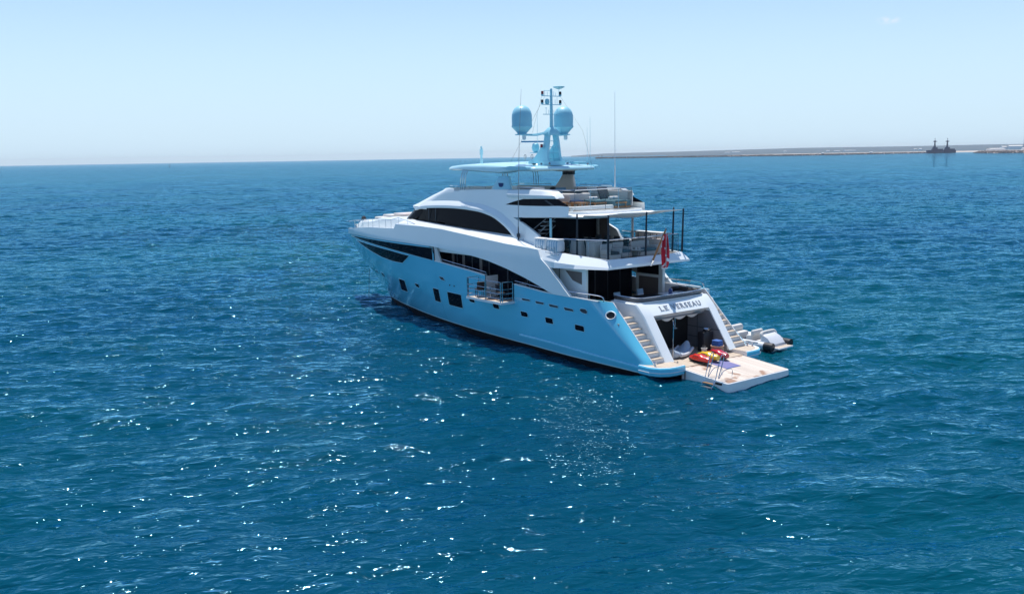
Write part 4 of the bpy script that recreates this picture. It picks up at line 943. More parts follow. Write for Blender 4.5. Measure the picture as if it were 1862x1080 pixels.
# ensign staff and flag -------------------------------------------------
fs = thing('ensign_staff', 'tapered brown wooden ensign staff leaning aft over the upper deck edge', 'flagstaff', (4.68, 0, 5.05))
mb = MB(); mb.tube([(4.68, 0, 5.05), (3.62, 0, 6.98)], .06, 10, .045); mb.build('staff', 'wood', fs)
mb = MB(); mb.tube([(4.72, 0, 4.98), (4.55, 0, 5.3)], .085, 10); mb.build('socket', 'steel', fs)
mb = MB(); mb.lathe([(.05, 0), (.06, .04), (.02, .08)], (3.62, 0, 6.98), 10); mb.build('finial', 'steel', fs)
def flagmesh():
    """cloth hanging in folds from the staff head; returns red and white meshes"""
    nu, nv = 60, 96; grid = []
    for j in range(nv + 1):
        v = j / nv; row = []
        for i in range(nu + 1):
            u = i / nu
            wdt = ip(v, [0, .15, .45, .8, 1], [.08, .22, .34, .44, .40])
            x = 3.62 + (.02 + .15 * v) * 1 - (u - .3) * wdt * .45 + .05 * math.sin(9 * u + 5 * v)
            y = -(u - .3) * wdt * .7 + .09 * math.sin(12 * u + 3 * v) + .06 * math.sin(21 * u)
            z = 6.7 - v * 1.85 + .14 * (u - .5) - .25 * (u - .5) * v + (.16 * abs(u - .5) if v > .9 else 0)
            row.append((x, y, z))
        grid.append(row)
    rm, wm = MB(), MB()
    for j in range(nv):
        for i in range(nu):
            u, v = (i + .5) / nu, (j + .5) / nv
            # white hoist edge, white cross bars slanting with the folds
            wht = u < .10 and v < .35 or abs((u - .55) + (v - .47) * .9) < .06 and .36 < v < .62 or abs((u - .5) - (v - .47) * 1.1) < .07 and .36 < v < .62 or abs(u - (1.05 - (v - .66) * 2.6)) < .11 and v > .66 or v > .955
            (wm if wht else rm).add([grid[j][i], grid[j][i + 1], grid[j + 1][i + 1], grid[j + 1][i]], [(0, 1, 2, 3)])
    return rm, wm
rm, wm = flagmesh()
fl = thing('ensign_flag', 'red ensign with white cross hanging limp in folds from the wooden staff', 'flag', (3.6, 0, 6.8))
for q, nme, mm in ((rm, 'red_cloth', 'flagred'), (wm, 'white_cross', 'flagwhite')):
    o = q.build(nme, mm, fl, ang=0)
    bm = bmesh.new(); bm.from_mesh(o.data); bmesh.ops.remove_doubles(bm, verts=bm.verts[:], dist=1e-4); bm.to_mesh(o.data); bm.free(); o.data.shade_smooth()
mb = MB(); mb.tube([(3.6, .01, 6.95), (3.55, .05, 6.75), (3.5, .1, 4.9)], .01, 5); mb.build('halyard', 'flagwhite', fl)

# ------------------------------------------------------------------ loose things on deck
def L(mb, t): return mb.build(*t)
def part(t, mb, name, m, ang=35):
    mb.local = True; return mb.build(name, m, t, ang)
# sea scooters
def scooter(label, m, x, y, rz, grp):
    t = thing('sea_scooter', label, 'sea scooter', (x, y, .42 + (x - .24) * .03 if x < .24 else .455), rz, grp)
    mb = MB(); rows = []
    for q in range(15):
        u = q / 14; X = -.70 + 1.4 * u
        wd = .30 * math.sin(math.pi * min(1, (u * .93 + .07))) ** .45 * (1 - .12 * u); h = .05 + .17 * math.sin(math.pi * min(1, u * .85 + .15)) ** .7 + (.05 if .35 < u < .75 else 0)
        rows.append([(X, wd * math.copysign(abs(math.cos(a)) ** .8, math.cos(a)), .17 + (h if math.sin(a) > 0 else .08) * math.sin(a)) for a in [2 * math.pi * k / 20 for k in range(20)]])
    mb.loft(rows, close=True, cap=True); part(t, mb, 'shell', m, 60)
    mb = MB(); rows = []
    for q in range(11):
        u = q / 10; X = -.60 + 1.3 * u; wd = .27 * math.sin(math.pi * min(1, (u * .9 + .08))) ** .5
        rows.append([(X, wd * math.cos(a), .09 + .07 * math.sin(a)) for a in [2 * math.pi * k / 16 for k in range(16)]])
    mb.loft(rows, close=True, cap=True); part(t, mb, 'lower_body', 'rubber', 60)
    mb = MB()
    for sy in (1, -1): mb.tube(dens([(-.15, sy * .22, .30), (-.1, sy * .33, .36), (.1, sy * .34, .37), (.16, sy * .24, .32)], 4), .022, 6)
    part(t, mb, 'handle', 'rubber')
    mb = MB(); mb.lathe([(.09, 0), (.10, .03), (.04, .05)], (.1, 0, .385), 14, 1.3, 1); part(t, mb, 'display', 'rubber')
    for sy in (1, -1):
        mb = MB(); mb.rbox(-.55, -.15, sy * .13 - .03, sy * .13 + .03, .30, .345, .02); part(t, mb, 'stripe', 'flagwhite')
    return t
G = 'sea scooters on the stern platform'
scooter('orange-red sea scooter nearest the camera on the bathing platform', 'red', .50, .78, R(-3), G)
scooter('yellow sea scooter lying between the two red ones', 'yellow', .62, .05, R(2), G)
scooter('crimson sea scooter beside the wicker basket', 'crimson', .62, -.72, R(-4), G)
# basket + towels
t = thing('wicker_basket', 'round woven basket standing at the garage mouth by the starboard pillar', 'basket', (1.05, -1.22, .445))
mb = MB(); mb.lathe([(.27, 0), (.31, .1), (.33, .3), (.33, .5), (.30, .5), (.29, .12)], (0, 0, 0), 24); part(t, mb, 'woven_body', 'wicker')
mb = MB(); rr = [(.33 * math.cos(a), .33 * math.sin(a), .5) for a in np.linspace(0, 2 * math.pi, 25)]; mb.tube(rr, .025, 6); part(t, mb, 'rim', 'wicker')
t = thing('towel_stack', 'folded blue towels piled on top of the woven basket', 'towels', (1.05, -1.22, .93))
for k in range(3):
    mb = MB(); mb.rbox(-.24 + .01 * k, .24, -.2, .2 - .01 * k, .02 + .1 * k, .115 + .1 * k, .04); part(t, mb, 'towel', 'towel')
t = thing('bucket', 'small pale round tub beside the basket in the garage mouth', 'tub', (1.75, -1.0, .445))
mb = MB(); mb.lathe([(.12, 0), (.16, .25), (.17, .3), (.13, .3), (.1, .05)], (0, 0, 0), 18); part(t, mb, 'tub_body', 'cush'); mb = MB(); mb.tube([(-.16, 0, .28), (-.1, 0, .42), (.1, 0, .42), (.16, 0, .28)], .012, 5); part(t, mb, 'handle', 'grey')
# helmet-like bowl on cabinet
t = thing('steel_bowl', 'shiny steel bowl on the black cabinet in the garage', 'bowl', (2.1, -1.6, 1.5))
mb = MB(); mb.lathe([(.08, 0), (.2, .07), (.26, .16), (.24, .16), (.17, .08), (.05, .03)], (0, 0, 0), 20); part(t, mb, 'bowl_body', 'steel')
mb = MB(); mb.lathe([(.1, 0), (.1, .015)], (0, 0, -.0), 16); part(t, mb, 'foot_ring', 'grey')
# floor mat
t = thing('bath_mat', 'purple-blue rectangular mat on the bleached bathing platform', 'mat', (-.45, -.08, .415 - .69 * .085 + .004), 0)
mb = MB(); mb.rbox(-.56, .56, -.55, .55, 0.0, .014, .005); mb.xf(Matrix.Rotation(-math.atan(.085), 4, 'Y')); part(t, mb, 'mat_cloth', 'mat_')
mb = MB()
for k in range(9): mb.box(-.12 , .02, .40 - k * .1, .34 - k * .1, .016, .019)
mb = MB(); mb.box(.5, .54, -.5, .5, .0145, .018); mb.box(-.54, -.5, -.5, .5, .0145, .018); mb.xf(Matrix.Rotation(-math.atan(.085), 4, 'Y')); part(t, mb, 'woven_border', 'towel')
# inflatable lounger in the garage
t = thing('inflatable_lounger', 'pale blue-white inflatable lounger lying inside the stern garage', 'inflatable', (2.25, .35, .445), R(-70))
mb = MB(); rows = []
for q in range(13):
    u = q / 12; X = -1.0 + 2.0 * u; h = .28 + .30 * abs(2 * u - 1) ** 2 * (1.2 if u > .5 else .8); wd = .38 * (1 - abs(2 * u - 1) ** 5 * .5)
    rows.append([(X, wd * math.cos(a), h / 2 + h / 2 * math.sin(a)) for a in [2 * math.pi * k / 16 for k in range(16)]])
mb.loft(rows, close=True, cap=True); part(t, mb, 'air_chamber', 'airblue', 60)
for sy in (1, -1):
    mb = MB(); mb.tube(dens([(-.8, sy * .4, .2), (0, sy * .44, .14), (.8, sy * .4, .3)], 4), .09, 10); part(t, mb, 'side_tube', 'tube', 60)

# sundeck recliners
rec = None
for k, (x, y, rz, lab, cm) in enumerate(((11.05, .55, 175, 'navy-seated recliner on the sundeck, nearest the forward coaming', 'navy'), (10.3, -.45, 175, 'middle grey recliner on the sundeck with a rolled white towel', 'teal'), (9.7, -1.5, 175, 'slate blue recliner on the sundeck, closest to the starboard rail', 'teal'))):
    t = thing('sun_recliner', lab, 'recliner', (x, y, 7.9), R(rz), 'recliners on the sundeck')
    mb = MB(); mb.rbox(-.2, 1.25, -.36, .36, .34, .46, .04); part(t, mb, 'seat_cushion', cm)
    mb = MB(); mb.rbox(-.06, .06, -.36, .36, 0, .85, .04); mb.xf(Matrix.Translation((-.2, 0, .4)) @ Matrix.Rotation(R(-28), 4, 'Y')); part(t, mb, 'backrest', 'charcoal' if k else 'teal')
    mb = MB(); mb.box(-.3, 1.3, -.4, -.34, .26, .33); mb.box(-.3, 1.3, .34, .4, .26, .33); mb.box(1.24, 1.3, -.34, .34, .26, .33); part(t, mb, 'frame', 'wood')
    for a, b in ((-.2, -.37), (-.2, .37), (1.2, -.37), (1.2, .37)):
        mb = MB(); mb.box(a - .03, a + .03, b - .03, b + .03, 0, .26); part(t, mb, 'leg', 'wood')
    if k:
        tt = thing('rolled_towel', 'rolled white towel on the %s sundeck recliner' % ('middle' if k == 1 else 'slate blue'), 'towel', (x - .45, y, 8.36), R(rz)); mb = MB(); mb.tube([(0, -.3, .09), (0, .3, .09)], .09, 12); part(tt, mb, 'towel_roll', 'canvas'); mb = MB(); mb.tube([(0, -.05, .09), (0, .05, .09)], .094, 12); part(tt, mb, 'band', 'stripe')
# round sunpad aft on the sundeck
t = thing('sun_lounge_pad', 'wide slate blue lounge pad with cream backrest at the aft end of the sundeck', 'lounge', (8.7, -1.35, 7.9))
mb = MB(); mb.rbox(-.2, 2.2, -.9, .45, .1, .42, .06); part(t, mb, 'mattress', 'teal')
mb = MB(); mb.rbox(-.2, 2.2, -1.05, -.88, .1, .95, .05); part(t, mb, 'backrest', 'cush')
mb = MB(); mb.rbox(-.2, 2.2, -.9, .45, 0, .098, .02); part(t, mb, 'plinth', 'wood')
# coffee tables (teak) on sundeck
for x, y, lab in ((9.5, .9, 'low teak table on the sundeck by the port glass rail'), (10.6, 1.45, 'low teak bench table on the sundeck just aft of the port coaming')):
    t = thing('teak_table', lab, 'table', (x, y, 7.9)); mb = MB(); mb.rbox(-.45, .45, -.3, .3, .33, .38, .015); part(t, mb, 'table_top', 'wood')
    for a in (-.38, .38):
        for b in (-.24, .24): mb = MB(); mb.box(a - .03, a + .03, b - .03, b + .03, 0, .33); part(t, mb, 'leg', 'wood')
# sundeck bar and sofa forward
t = thing('sundeck_bar', 'dark fronted bar counter under the after end of the hardtop', 'bar', (13.6, 1.2, 7.9)); mb = MB(); mb.rbox(-.9, .5, -.3, .6, 0, 1.15, .05); part(t, mb, 'counter', 'beige'); mb = MB(); mb.rbox(-.95, .55, -.35, .65, 1.155, 1.2, .02); part(t, mb, 'counter_top', 'white2'); mb = MB(); mb.box(-.8, .3, .602, .61, .85, 1.12); part(t, mb, 'dark_panel', 'rubber')
t = thing('sundeck_sofa', 'long cream sofa along the starboard side of the sundeck', 'sofa', (17.5, -1.9, 7.9)); mb = MB(); mb.rbox(-2, 2, -.4, .4, 0, .45, .06); part(t, mb, 'seat', 'cush'); mb = MB(); mb.rbox(-2, 2, -.55, -.38, .2, 1.12, .06); part(t, mb, 'backrest', 'cush')
t = thing('folded_cover', 'dark cover bundled on the sundeck coaming beside the starboard pylon', 'cover', (11.6, .2, 8.75)); mb = MB(); mb.rbox(-1.3, 1.0, -.3, .25, 0, .16, .07); part(t, mb, 'bundle', 'charcoal'); mb = MB(); mb.lathe([(.2, 0), (.24, .1), (.15, .26), (.02, .3)], (.95, .1, .05), 10); part(t, mb, 'bundled_end', 'rubber')
t = thing('spa_pool', 'round-edged pale spa surround amidships on the sundeck under the dark cover', 'spa', (11.6, .2, 7.9)); mb = MB(); mb.rbox(-1.4, 1.2, -.9, .8, 0, .84, .12); part(t, mb, 'surround', 'cush')
mb = MB(); mb.tube([(-1.4, -.9, .6), (1.2, -.9, .6)], .02, 6); part(t, mb, 'grab_rail', 'steel')

# upper aft deck furniture
def chair(name, lab, x, y, z, rz, grp, seat='cush', fr='pole'):
    t = thing(name, lab, 'chair', (x, y, z), R(rz), grp)
    mb = MB(); mb.rbox(-.25, .25, -.25, .25, .40, .48, .03); part(t, mb, 'seat', seat)
    mb = MB(); mb.rbox(-.03, .03, -.24, .24, 0, .48, .025); mb.xf(Matrix.Translation((-.24, 0, .46)) @ Matrix.Rotation(R(-12), 4, 'Y')); part(t, mb, 'backrest', seat)
    for a in (-.2, .2):
        for b in (-.2, .2): mb = MB(); mb.tube([(a, b, 0), (a, b, .4)], .02, 6); part(t, mb, 'leg', fr)
    return t
t = thing('dining_table', 'long dark dining table laid for a meal under the sundeck overhang', 'table', (9.3, -.2, 5.3))
mb = MB(); mb.rbox(-1.6, 1.6, -.6, .6, .72, .78, .02); part(t, mb, 'table_top', 'rubber')
mb = MB(); mb.rbox(-.8, .8, -.2, .2, 0, .72, .03); part(t, mb, 'pedestal', 'taupe')
for k in range(5):
    for sy in (1, -1):
        tt = thing('place_setting', 'white plate and glass laid on the dining table', 'tableware', (8.0 + k * .65, -.2 + sy * .38, 6.085), 0, 'place settings on the dining table')
        mb = MB(); mb.lathe([(.05, 0), (.13, .012), (.13, .02), (.03, .01)], (0, 0, 0), 14); part(tt, mb, 'plate', 'white2')
        mb = MB(); mb.lathe([(.03, 0), (.008, .01), (.008, .09), (.035, .12), (.035, .2), (.03, .2)], (.14, .1 * -sy, 0), 8); part(tt, mb, 'glass', 'rail_glass')
names = {(0, 1): 'aftmost', (1, 1): 'second', (2, 1): 'third', (3, 1): 'forwardmost'}
for k in range(4):
    for sy in (1, -1):
        nm_ = ('aftmost', 'second from aft', 'third from aft', 'forwardmost')[k]
        chair('dining_chair', '%s dark chair on the %s side of the laid dining table' % (nm_, 'port' if sy == 1 else 'starboard'), 8.1 + k * .8, -.2 + sy * .95, 5.3, -90 * sy, 'chairs round the dining table', 'charcoal')
def sofa(lab, x, y, z, rz, w_=1.6, seat='teal', body='cush', name='sofa'):
    t = thing(name, lab, 'sofa' if w_ > 1.2 else 'armchair', (x, y, z), R(rz))
    mb = MB(); mb.rbox(-.4, .4, -w_ / 2, w_ / 2, .08, .32, .04); part(t, mb, 'base', body)
    mb = MB(); mb.rbox(-.34, .4, -w_ / 2 + .12, w_ / 2 - .12, .325, .47, .05); part(t, mb, 'seat_cushion', seat)
    mb = MB(); mb.rbox(-.46, -.3, -w_ / 2, w_ / 2, .3, .85, .05); part(t, mb, 'backrest', body)
    for sy in (1, -1): mb = MB(); mb.rbox(-.3, .38, sy * w_ / 2 - .06, sy * w_ / 2 + .06, .32, .6, .04); part(t, mb, 'armrest', body)
    return t
sofa('cream armchair with dark seat behind the port glass corner of the upper deck', 6.0, 1.75, 5.3, 180, .8, 'charcoal', 'cush', 'armchair')
sofa('pale green-grey armchair in the middle of the after upper deck', 6.4, .5, 5.3, 180, .8, 'teal', 'cush', 'armchair')
sofa('long cream sofa along the starboard side of the upper deck', 7.3, -2.1, 5.3, 90, 2.6, 'cush', 'beige')
sofa('round-cornered sofa with dark seat near the centre awning pole', 6.1, -.9, 5.3, 180, 1.4, 'teal', 'cush')
t = thing('side_cabinet', 'tall pale cabinet behind the port glass rail beside the armchair', 'cabinet', (7.0, 2.05, 5.3)); mb = MB(); mb.rbox(-.35, .35, -.3, .3, 0, .95, .04); part(t, mb, 'cabinet_body', 'cush'); mb = MB(); mb.rbox(-.37, .37, -.32, .32, .955, .99, .01); part(t, mb, 'cabinet_top', 'white2')
t = thing('curved_counter', 'pale curved counter end standing behind the port glass rail', 'counter', (8.2, 2.2, 5.3)); mb = MB(); mb.lathe([(.5, 0), (.48, .5), (.4, .9), (.42, .98)], (0, 0, 0), 24, 1, .8); part(t, mb, 'counter_body', 'cush'); mb = MB(); mb.lathe([(.46, .985), (.46, 1.02)], (0, 0, 0), 24, 1, .8); part(t, mb, 'counter_top', 'grey')
t = thing('coffee_table', 'low coffee table with two white cups on the upper deck', 'table', (5.75, -.05, 5.3)); mb = MB(); mb.lathe([(.32, .42), (.34, .44), (.34, .46)], (0, 0, 0), 22); part(t, mb, 'table_top', 'cush'); mb = MB(); mb.lathe([(.2, 0), (.05, .04), (.05, .42)], (0, 0, 0), 12); part(t, mb, 'pedestal', 'grey')
for dy in (-.12, .14):
    tt = thing('white_cup', 'white cup on the coffee table, %s' % ('starboard one' if dy < 0 else 'port one'), 'cup', (5.75, -.05 + dy, 5.765)); mb = MB(); mb.lathe([(.04, 0), (.06, .12), (.052, .12), (.03, .02)], (0, 0, 0), 12); part(tt, mb, 'cup_body', 'white2'); mb = MB(); mb.tube([(.055, 0, .03), (.09, 0, .06), (.055, 0, .1)], .008, 5); part(tt, mb, 'handle', 'white2')
t = thing('potted_palm', 'small potted palm among the sofas on the upper deck', 'plant', (6.9, -.9, 5.3)); mb = MB(); mb.lathe([(.14, 0), (.2, .35), (.18, .35), (.15, .3)], (0, 0, 0), 14); part(t, mb, 'pot', 'beige')
mb = MB()
for k in range(16):
    a = k * 2.4; l_ = .45 + .2 * random.random(); c_, s_ = math.cos(a), math.sin(a)
    p = [(c_ * l_ * q, s_ * l_ * q, .35 + .75 * q * (1 - .45 * q) * (1 + .3 * random.random())) for q in (0, .33, .66, 1)]
    for (x0, y0, z0), (x1, y1, z1) in zip(p, p[1:]): mb.add([(x0 - s_ * .03, y0 + c_ * .03, z0), (x0 + s_ * .03, y0 - c_ * .03, z0), (x1 + s_ * .025, y1 - c_ * .025, z1), (x1 - s_ * .025, y1 + c_ * .025, z1)], [(0, 1, 2, 3)])
part(t, mb, 'fronds', 'leaf', 0)

# cockpit furniture (main deck aft)
t = thing('cockpit_sofa', 'dark cushioned sofa built along the inside of the transom cap', 'sofa', (3.9, 0, 2.43)); mb = MB(); mb.rbox(-.55, .3, -2.3, 2.3, 0, .42, .05); part(t, mb, 'seat', 'charcoal'); mb = MB(); mb.rbox(-.42, -.2, -2.25, 2.25, .425, .92, .06); part(t, mb, 'backrest', 'cush')
for y, nme in ((.95, 'port'), (.6, 'inner port'), (-1.9, 'starboard')):
    tt = thing('throw_pillow', 'white pillow on the %s part of the cockpit sofa, tipped on its corner' % nme, 'pillow', (3.85, y, 2.87)); mb = MB(); mb.rbox(-.06, .06, -.2, .2, 0, .4, .055); mb.xf(Matrix.Rotation(R(40 if y != .95 else -35), 4, 'X')); part(tt, mb, 'pillow_cover', 'canvas'); mb = MB(); mb.box(-.062, .062, -.01, .01, .05, .35); part(tt, mb, 'piping', 'stripe')
t = thing('cockpit_table', 'dark oval table in the cockpit in front of the sofa', 'table', (5.3, -.2, 2.43)); mb = MB(); mb.lathe([(.9, .7), (.92, .72), (.92, .76)], (0, 0, 0), 32, .7, 1.6); part(t, mb, 'table_top', 'rubber'); mb = MB(); mb.lathe([(.3, 0), (.1, .05), (.1, .7)], (0, 0, 0), 14); part(t, mb, 'pedestal', 'grey')
for x, y, lab in ((6.4, .6, 'white folding chair at the port side of the cockpit table'), (6.5, -1.3, 'white folding chair before the taupe panel in the cockpit')):
    t = chair('deck_chair', lab, x, y, 2.43, 180, 'white chairs in the cockpit', 'stripe', 'rubber')
t = thing('black_chest', 'black padded chest by the starboard side of the cockpit', 'chest', (4.7, -2.9, 2.43)); mb = MB(); mb.rbox(-.6, .9, -.5, .35, 0, .95, .1); part(t, mb, 'body', 'rubber'); mb = MB(); mb.rbox(-.62, .92, -.52, .37, .955, 1.05, .04); part(t, mb, 'lid', 'charcoal')
t = thing('drinks_bucket', 'dark blue drinks bucket standing on the transom cap', 'bucket', (3.35, -.1, 3.34)); mb = MB(); mb.lathe([(.09, 0), (.13, .2), (.1, .22), (.12, .42), (.05, .5)], (0, 0, 0), 14); part(t, mb, 'bucket_body', 'navy'); mb = MB(); mb.tube([(-.12, 0, .4), (0, 0, .58), (.12, 0, .4)], .01, 5); part(t, mb, 'handle', 'steel')
t = thing('white_table', 'small white-topped side table beside the drinks bucket', 'table', (4.4, -1.2, 2.43)); mb = MB(); mb.rbox(-.45, .45, -.5, .5, .9, .95, .02); part(t, mb, 'table_top', 'canvas'); mb = MB(); mb.tube([(0, 0, 0), (0, 0, .9)], .05, 8); part(t, mb, 'pedestal', 'grey')
# balcony chairs and table
chair('balcony_chair', 'dark wire chair at the forward end of the side balcony', 14.6, 4.4, 2.66, -20, 'chairs on the side balcony', 'rubber')
chair('balcony_chair', 'dark wire chair at the after end of the side balcony', 12.4, 4.4, 2.66, 170, 'chairs on the side balcony', 'rubber')
t = thing('balcony_table', 'small round steel table between the two balcony chairs', 'table', (13.5, 4.4, 2.66)); mb = MB(); mb.lathe([(.3, .7), (.31, .71), (.31, .73)], (0, 0, 0), 20); part(t, mb, 'table_top', 'steel'); mb = MB(); mb.lathe([(.2, 0), (.03, .03), (.03, .7)], (0, 0, 0), 10); part(t, mb, 'pedestal', 'steel')

# ------------------------------------------------------------------ tender
t = thing('inflatable_tender', 'white jet tender with grey inflatable tubes moored off the starboard quarter', 'boat', (3.55, -6.6, SL), R(4))
mb = MB(); rows = []
for x, w_, k_, top_ in ((-2.35, .85, -.1, .42), (-1.5, .88, -.18, .42), (0, .88, -.2, .45), (1.2, .78, -.15, .52), (2.0, .5, 0, .62), (2.5, .15, .25, .7)):
    rows.append([(x, w_, top_), (x, w_ * .95, .15), (x, w_ * .5, k_ * .6), (x, 0, k_ - .05), (x, -w_ * .5, k_ * .6), (x, -w_ * .95, .15), (x, -w_, top_)])
mb.loft(rows); mb.add(rows[0], [tuple(range(7))]); part(t, mb, 'hull', 'white2')
for sy in (1, -1):
    mb = MB(); pts = dens([(-2.3, sy * .90, .42), (-1.2, sy * .93, .42), (0, sy * .93, .45), (1.0, sy * .86, .52), (1.9, sy * .62, .62), (2.45, sy * .22, .70), (2.55, 0, .72)], 5); mb.tube(pts, .23, 14); tb = part(t, mb, 'side_tube', 'tube', 60)
    mb = MB(); mb.tube(dens([(-2.45, sy * .89, .41), (-2.3, sy * .90, .42), (-1.95, sy * .915, .42)], 4), .238, 14); mb.v = [(x, y, z) for x, y, z in mb.v]; cone = part(tb, mb, 'black_end_cone', 'rubber', 60)
    mb = MB(); mb.tube(dens([(-.35, sy * .93, .435), (-.15, sy * .93, .44)], 3), .238, 14); part(tb, mb, 'tube_band', 'rubber', 60)
    mb = MB(); mb.tube(dens([(-1.6, sy * 1.08, .6), (-1.2, sy * 1.1, .62), (-.8, sy * 1.08, .6)], 4), .015, 5); part(tb, mb, 'grab_line', 'grill')
mb = MB(); mb.box(-2.3, 2.2, -.8, .8, .3, .4); part(t, mb, 'cockpit_sole', 'grey')
mb = MB(); rows = []
for x, z0, z1, w_ in ((-2.25, .4, .5, .72), (-1.95, .4, .85, .70), (-1.6, .4, 1.02, .68), (-1.48, .4, 1.02, .66)):
    rows.append([(x, w_, z0), (x, w_ * .92, z1 - .05), (x, w_ * .8, z1), (x, -w_ * .8, z1), (x, -w_ * .92, z1 - .05), (x, -w_, z0)])
mb.loft(rows, close=True, cap=True); hb = part(t, mb, 'engine_hatch', 'tube', 30)
mb = MB(); mb.tube(dens([(-1.6, .68, .9), (-1.52, .6, 1.06), (-1.52, 0, 1.1), (-1.52, -.6, 1.06), (-1.6, -.68, .9)], 4), .09, 12); part(hb, mb, 'padded_top_roll', 'cush')
mb = MB(); mb.rbox(-2.75, -2.2, -.7, .7, .28, .36, .02); sb = part(t, mb, 'swim_step', 'white2')
mb = MB(); mb.box(-2.7, -2.22, -.6, .6, .362, .372); part(sb, mb, 'step_teak', 'teak')
mb = MB(); mb.rbox(-1.45, -1.15, -.6, .6, .4, .62, .05); part(t, mb, 'rear_bench', 'cush')
mb = MB(); mb.rbox(1.0, 1.45, -.35, .35, .4, 1.05, .08); con = part(t, mb, 'console', 'white2')
mb = MB(); mb.prism([(1.35, 1.0), (1.6, .98), (1.42, 1.42), (1.38, 1.42)], 'y', -.33, .33); part(con, mb, 'windscreen', 'rail_glass')
mb = MB(); mb.tube([(.98 + .05 * math.cos(a), .18 * math.sin(a), .95 + .18 * math.cos(a)) for a in np.linspace(0, 2 * math.pi, 18)], .018, 5); part(con, mb, 'steering_wheel', 'rubber')
mb = MB(); mb.rbox(-.80, -.38, -.5, .5, .4, .84, .1); st_ = part(t, mb, 'driver_seat', 'cush')
mb = MB(); mb.rbox(-.92, -.70, -.5, .5, .75, 1.12, .09); part(st_, mb, 'seat_back', 'cush')
mb = MB(); mb.rbox(.15, .75, -.62, .62, .4, .85, .1); fs_ = part(t, mb, 'forward_seat', 'cush')
mb = MB(); mb.rbox(.52, .86, -.66, .66, .78, 1.22, .15); part(fs_, mb, 'seat_back', 'cush')
mb = MB(); mb.rbox(1.5, 2.2, -.5, .5, .45, .78, .08); part(t, mb, 'bow_pad', 'cush')

# ------------------------------------------------------------------ sea
VA = math.atan2(_F.y, _F.x)
rng = np.random.RandomState(11)
waves = []
for k in range(64):
    lam = 0.55 * (16 ** rng.rand())            # .55 .. 8.8 m
    th = VA + math.pi + R(8) + rng.randn() * R(32)
    amp = .0068 * lam ** .9 * (1.0 if lam < 1.4 else 1.05 if lam < 4 else .8)
    waves.append((2 * math.pi / lam * math.cos(th), 2 * math.pi / lam * math.sin(th), amp, rng.rand() * 6.283, lam))
def seah(X, Y_, dr):
    xw = X + .5 * np.sin(Y_ * .11 + 1.3) + .3 * np.sin(X * .17 + Y_ * .05); yw = Y_ + .6 * np.sin(X * .09) + .3 * np.sin(Y_ * .13 - X * .07)
    h = np.zeros_like(X); mod = .80 + .18 * np.sin(X * .043 + Y_ * .06 + .5) * np.sin(X * .031 - Y_ * .052)
    for kx, ky, a, ph, lam in waves:
        wgt = np.clip(lam / (2.2 * dr) - 1, 0, 1)
        s_ = np.sin(kx * xw + ky * yw + ph); h += a * wgt * mod * (s_ + .25 * (s_ * s_))
    return h
radii = [9.]
while radii[-1] < 16000:
    r = radii[-1]; radii.append(r + (max(.11, r * .0022) if r < 600 else r * min(.08, .0022 + (r - 600) / 30000.)))
radii = np.array(radii); 
ang = np.concatenate([np.linspace(-180, -44, 60, endpoint=False), np.linspace(-44, 44, 1180), np.linspace(44, 180, 61)[1:]])
ang = np.radians(ang) + VA
RR, AA = np.meshgrid(radii, ang, indexing='ij')
Xg = CAM.x + RR * np.cos(AA); Yg = CAM.y + RR * np.sin(AA)
DR = np.repeat(np.gradient(radii)[:, None], len(ang), 1); DR = np.maximum(DR, RR * .0016)
Zg = SL + seah(Xg, Yg, DR)
nR, nA = RR.shape
co = np.stack([Xg, Yg, Zg], -1).reshape(-1, 3).astype(np.float32)
idx = np.arange(nR * nA).reshape(nR, nA)
q = np.stack([idx[:-1, :-1], idx[1:, :-1], idx[1:, 1:], idx[:-1, 1:]], -1).reshape(-1, 4)
# close the inner disc
co = np.vstack([co, [[CAM.x, CAM.y, SL]]]).astype(np.float32)
tri = np.stack([np.full(nA - 1, nR * nA), idx[0, :-1], idx[0, 1:]], -1)
me = bpy.data.meshes.new('sea')
nl = q.size + tri.size
me.vertices.add(len(co)); me.vertices.foreach_set('co', co.ravel())
me.loops.add(nl); me.loops.foreach_set('vertex_index', np.concatenate([q.ravel(), tri.ravel()]).astype(np.int32))
me.polygons.add(len(q) + len(tri))
me.polygons.foreach_set('loop_start', np.concatenate([np.arange(len(q)) * 4, q.size + np.arange(len(tri)) * 3]).astype(np.int32))
me.polygons.foreach_set('loop_total', np.concatenate([np.full(len(q), 4), np.full(len(tri), 3)]).astype(np.int32))
me.update(calc_edges=True); me.shade_smooth()
sea = bpy.data.objects.new('sea', me); COL.objects.link(sea); sea['kind'] = 'structure'
print('sea verts', len(co))
sm = bpy.data.materials.new('sea_water'); sm.use_nodes = True
n = sm.node_tree.nodes; l = sm.node_tree.links; b = n['Principled BSDF']
b.inputs['Roughness'].default_value = .04; b.inputs['IOR'].default_value = 1.333
tc = n.new("ShaderNodeTexCoord")
mp = n.new("ShaderNodeMapping"); mp.inputs['Rotation'].default_value = (0, 0, -VA - R(8)); l.new(tc.outputs['Object'], mp.inputs[0])
mp2 = n.new("ShaderNodeMapping"); mp2.inputs['Scale'].default_value = (1, .42, 1); l.new(mp.outputs[0], mp2.inputs[0])
n1 = n.new("ShaderNodeTexNoise"); n1.inputs['Scale'].default_value = 2.2; n1.inputs['Detail'].default_value = 3.2; n1.inputs['Roughness'].default_value = .5; n1.inputs['Distortion'].default_value = .4
l.new(mp2.outputs[0], n1.inputs['Vector'])
bp1 = n.new("ShaderNodeBump"); bp1.inputs['Distance'].default_value = .22; bp1.inputs['Strength'].default_value = 1.; l.new(n1.outputs['Fac'], bp1.inputs['Height'])
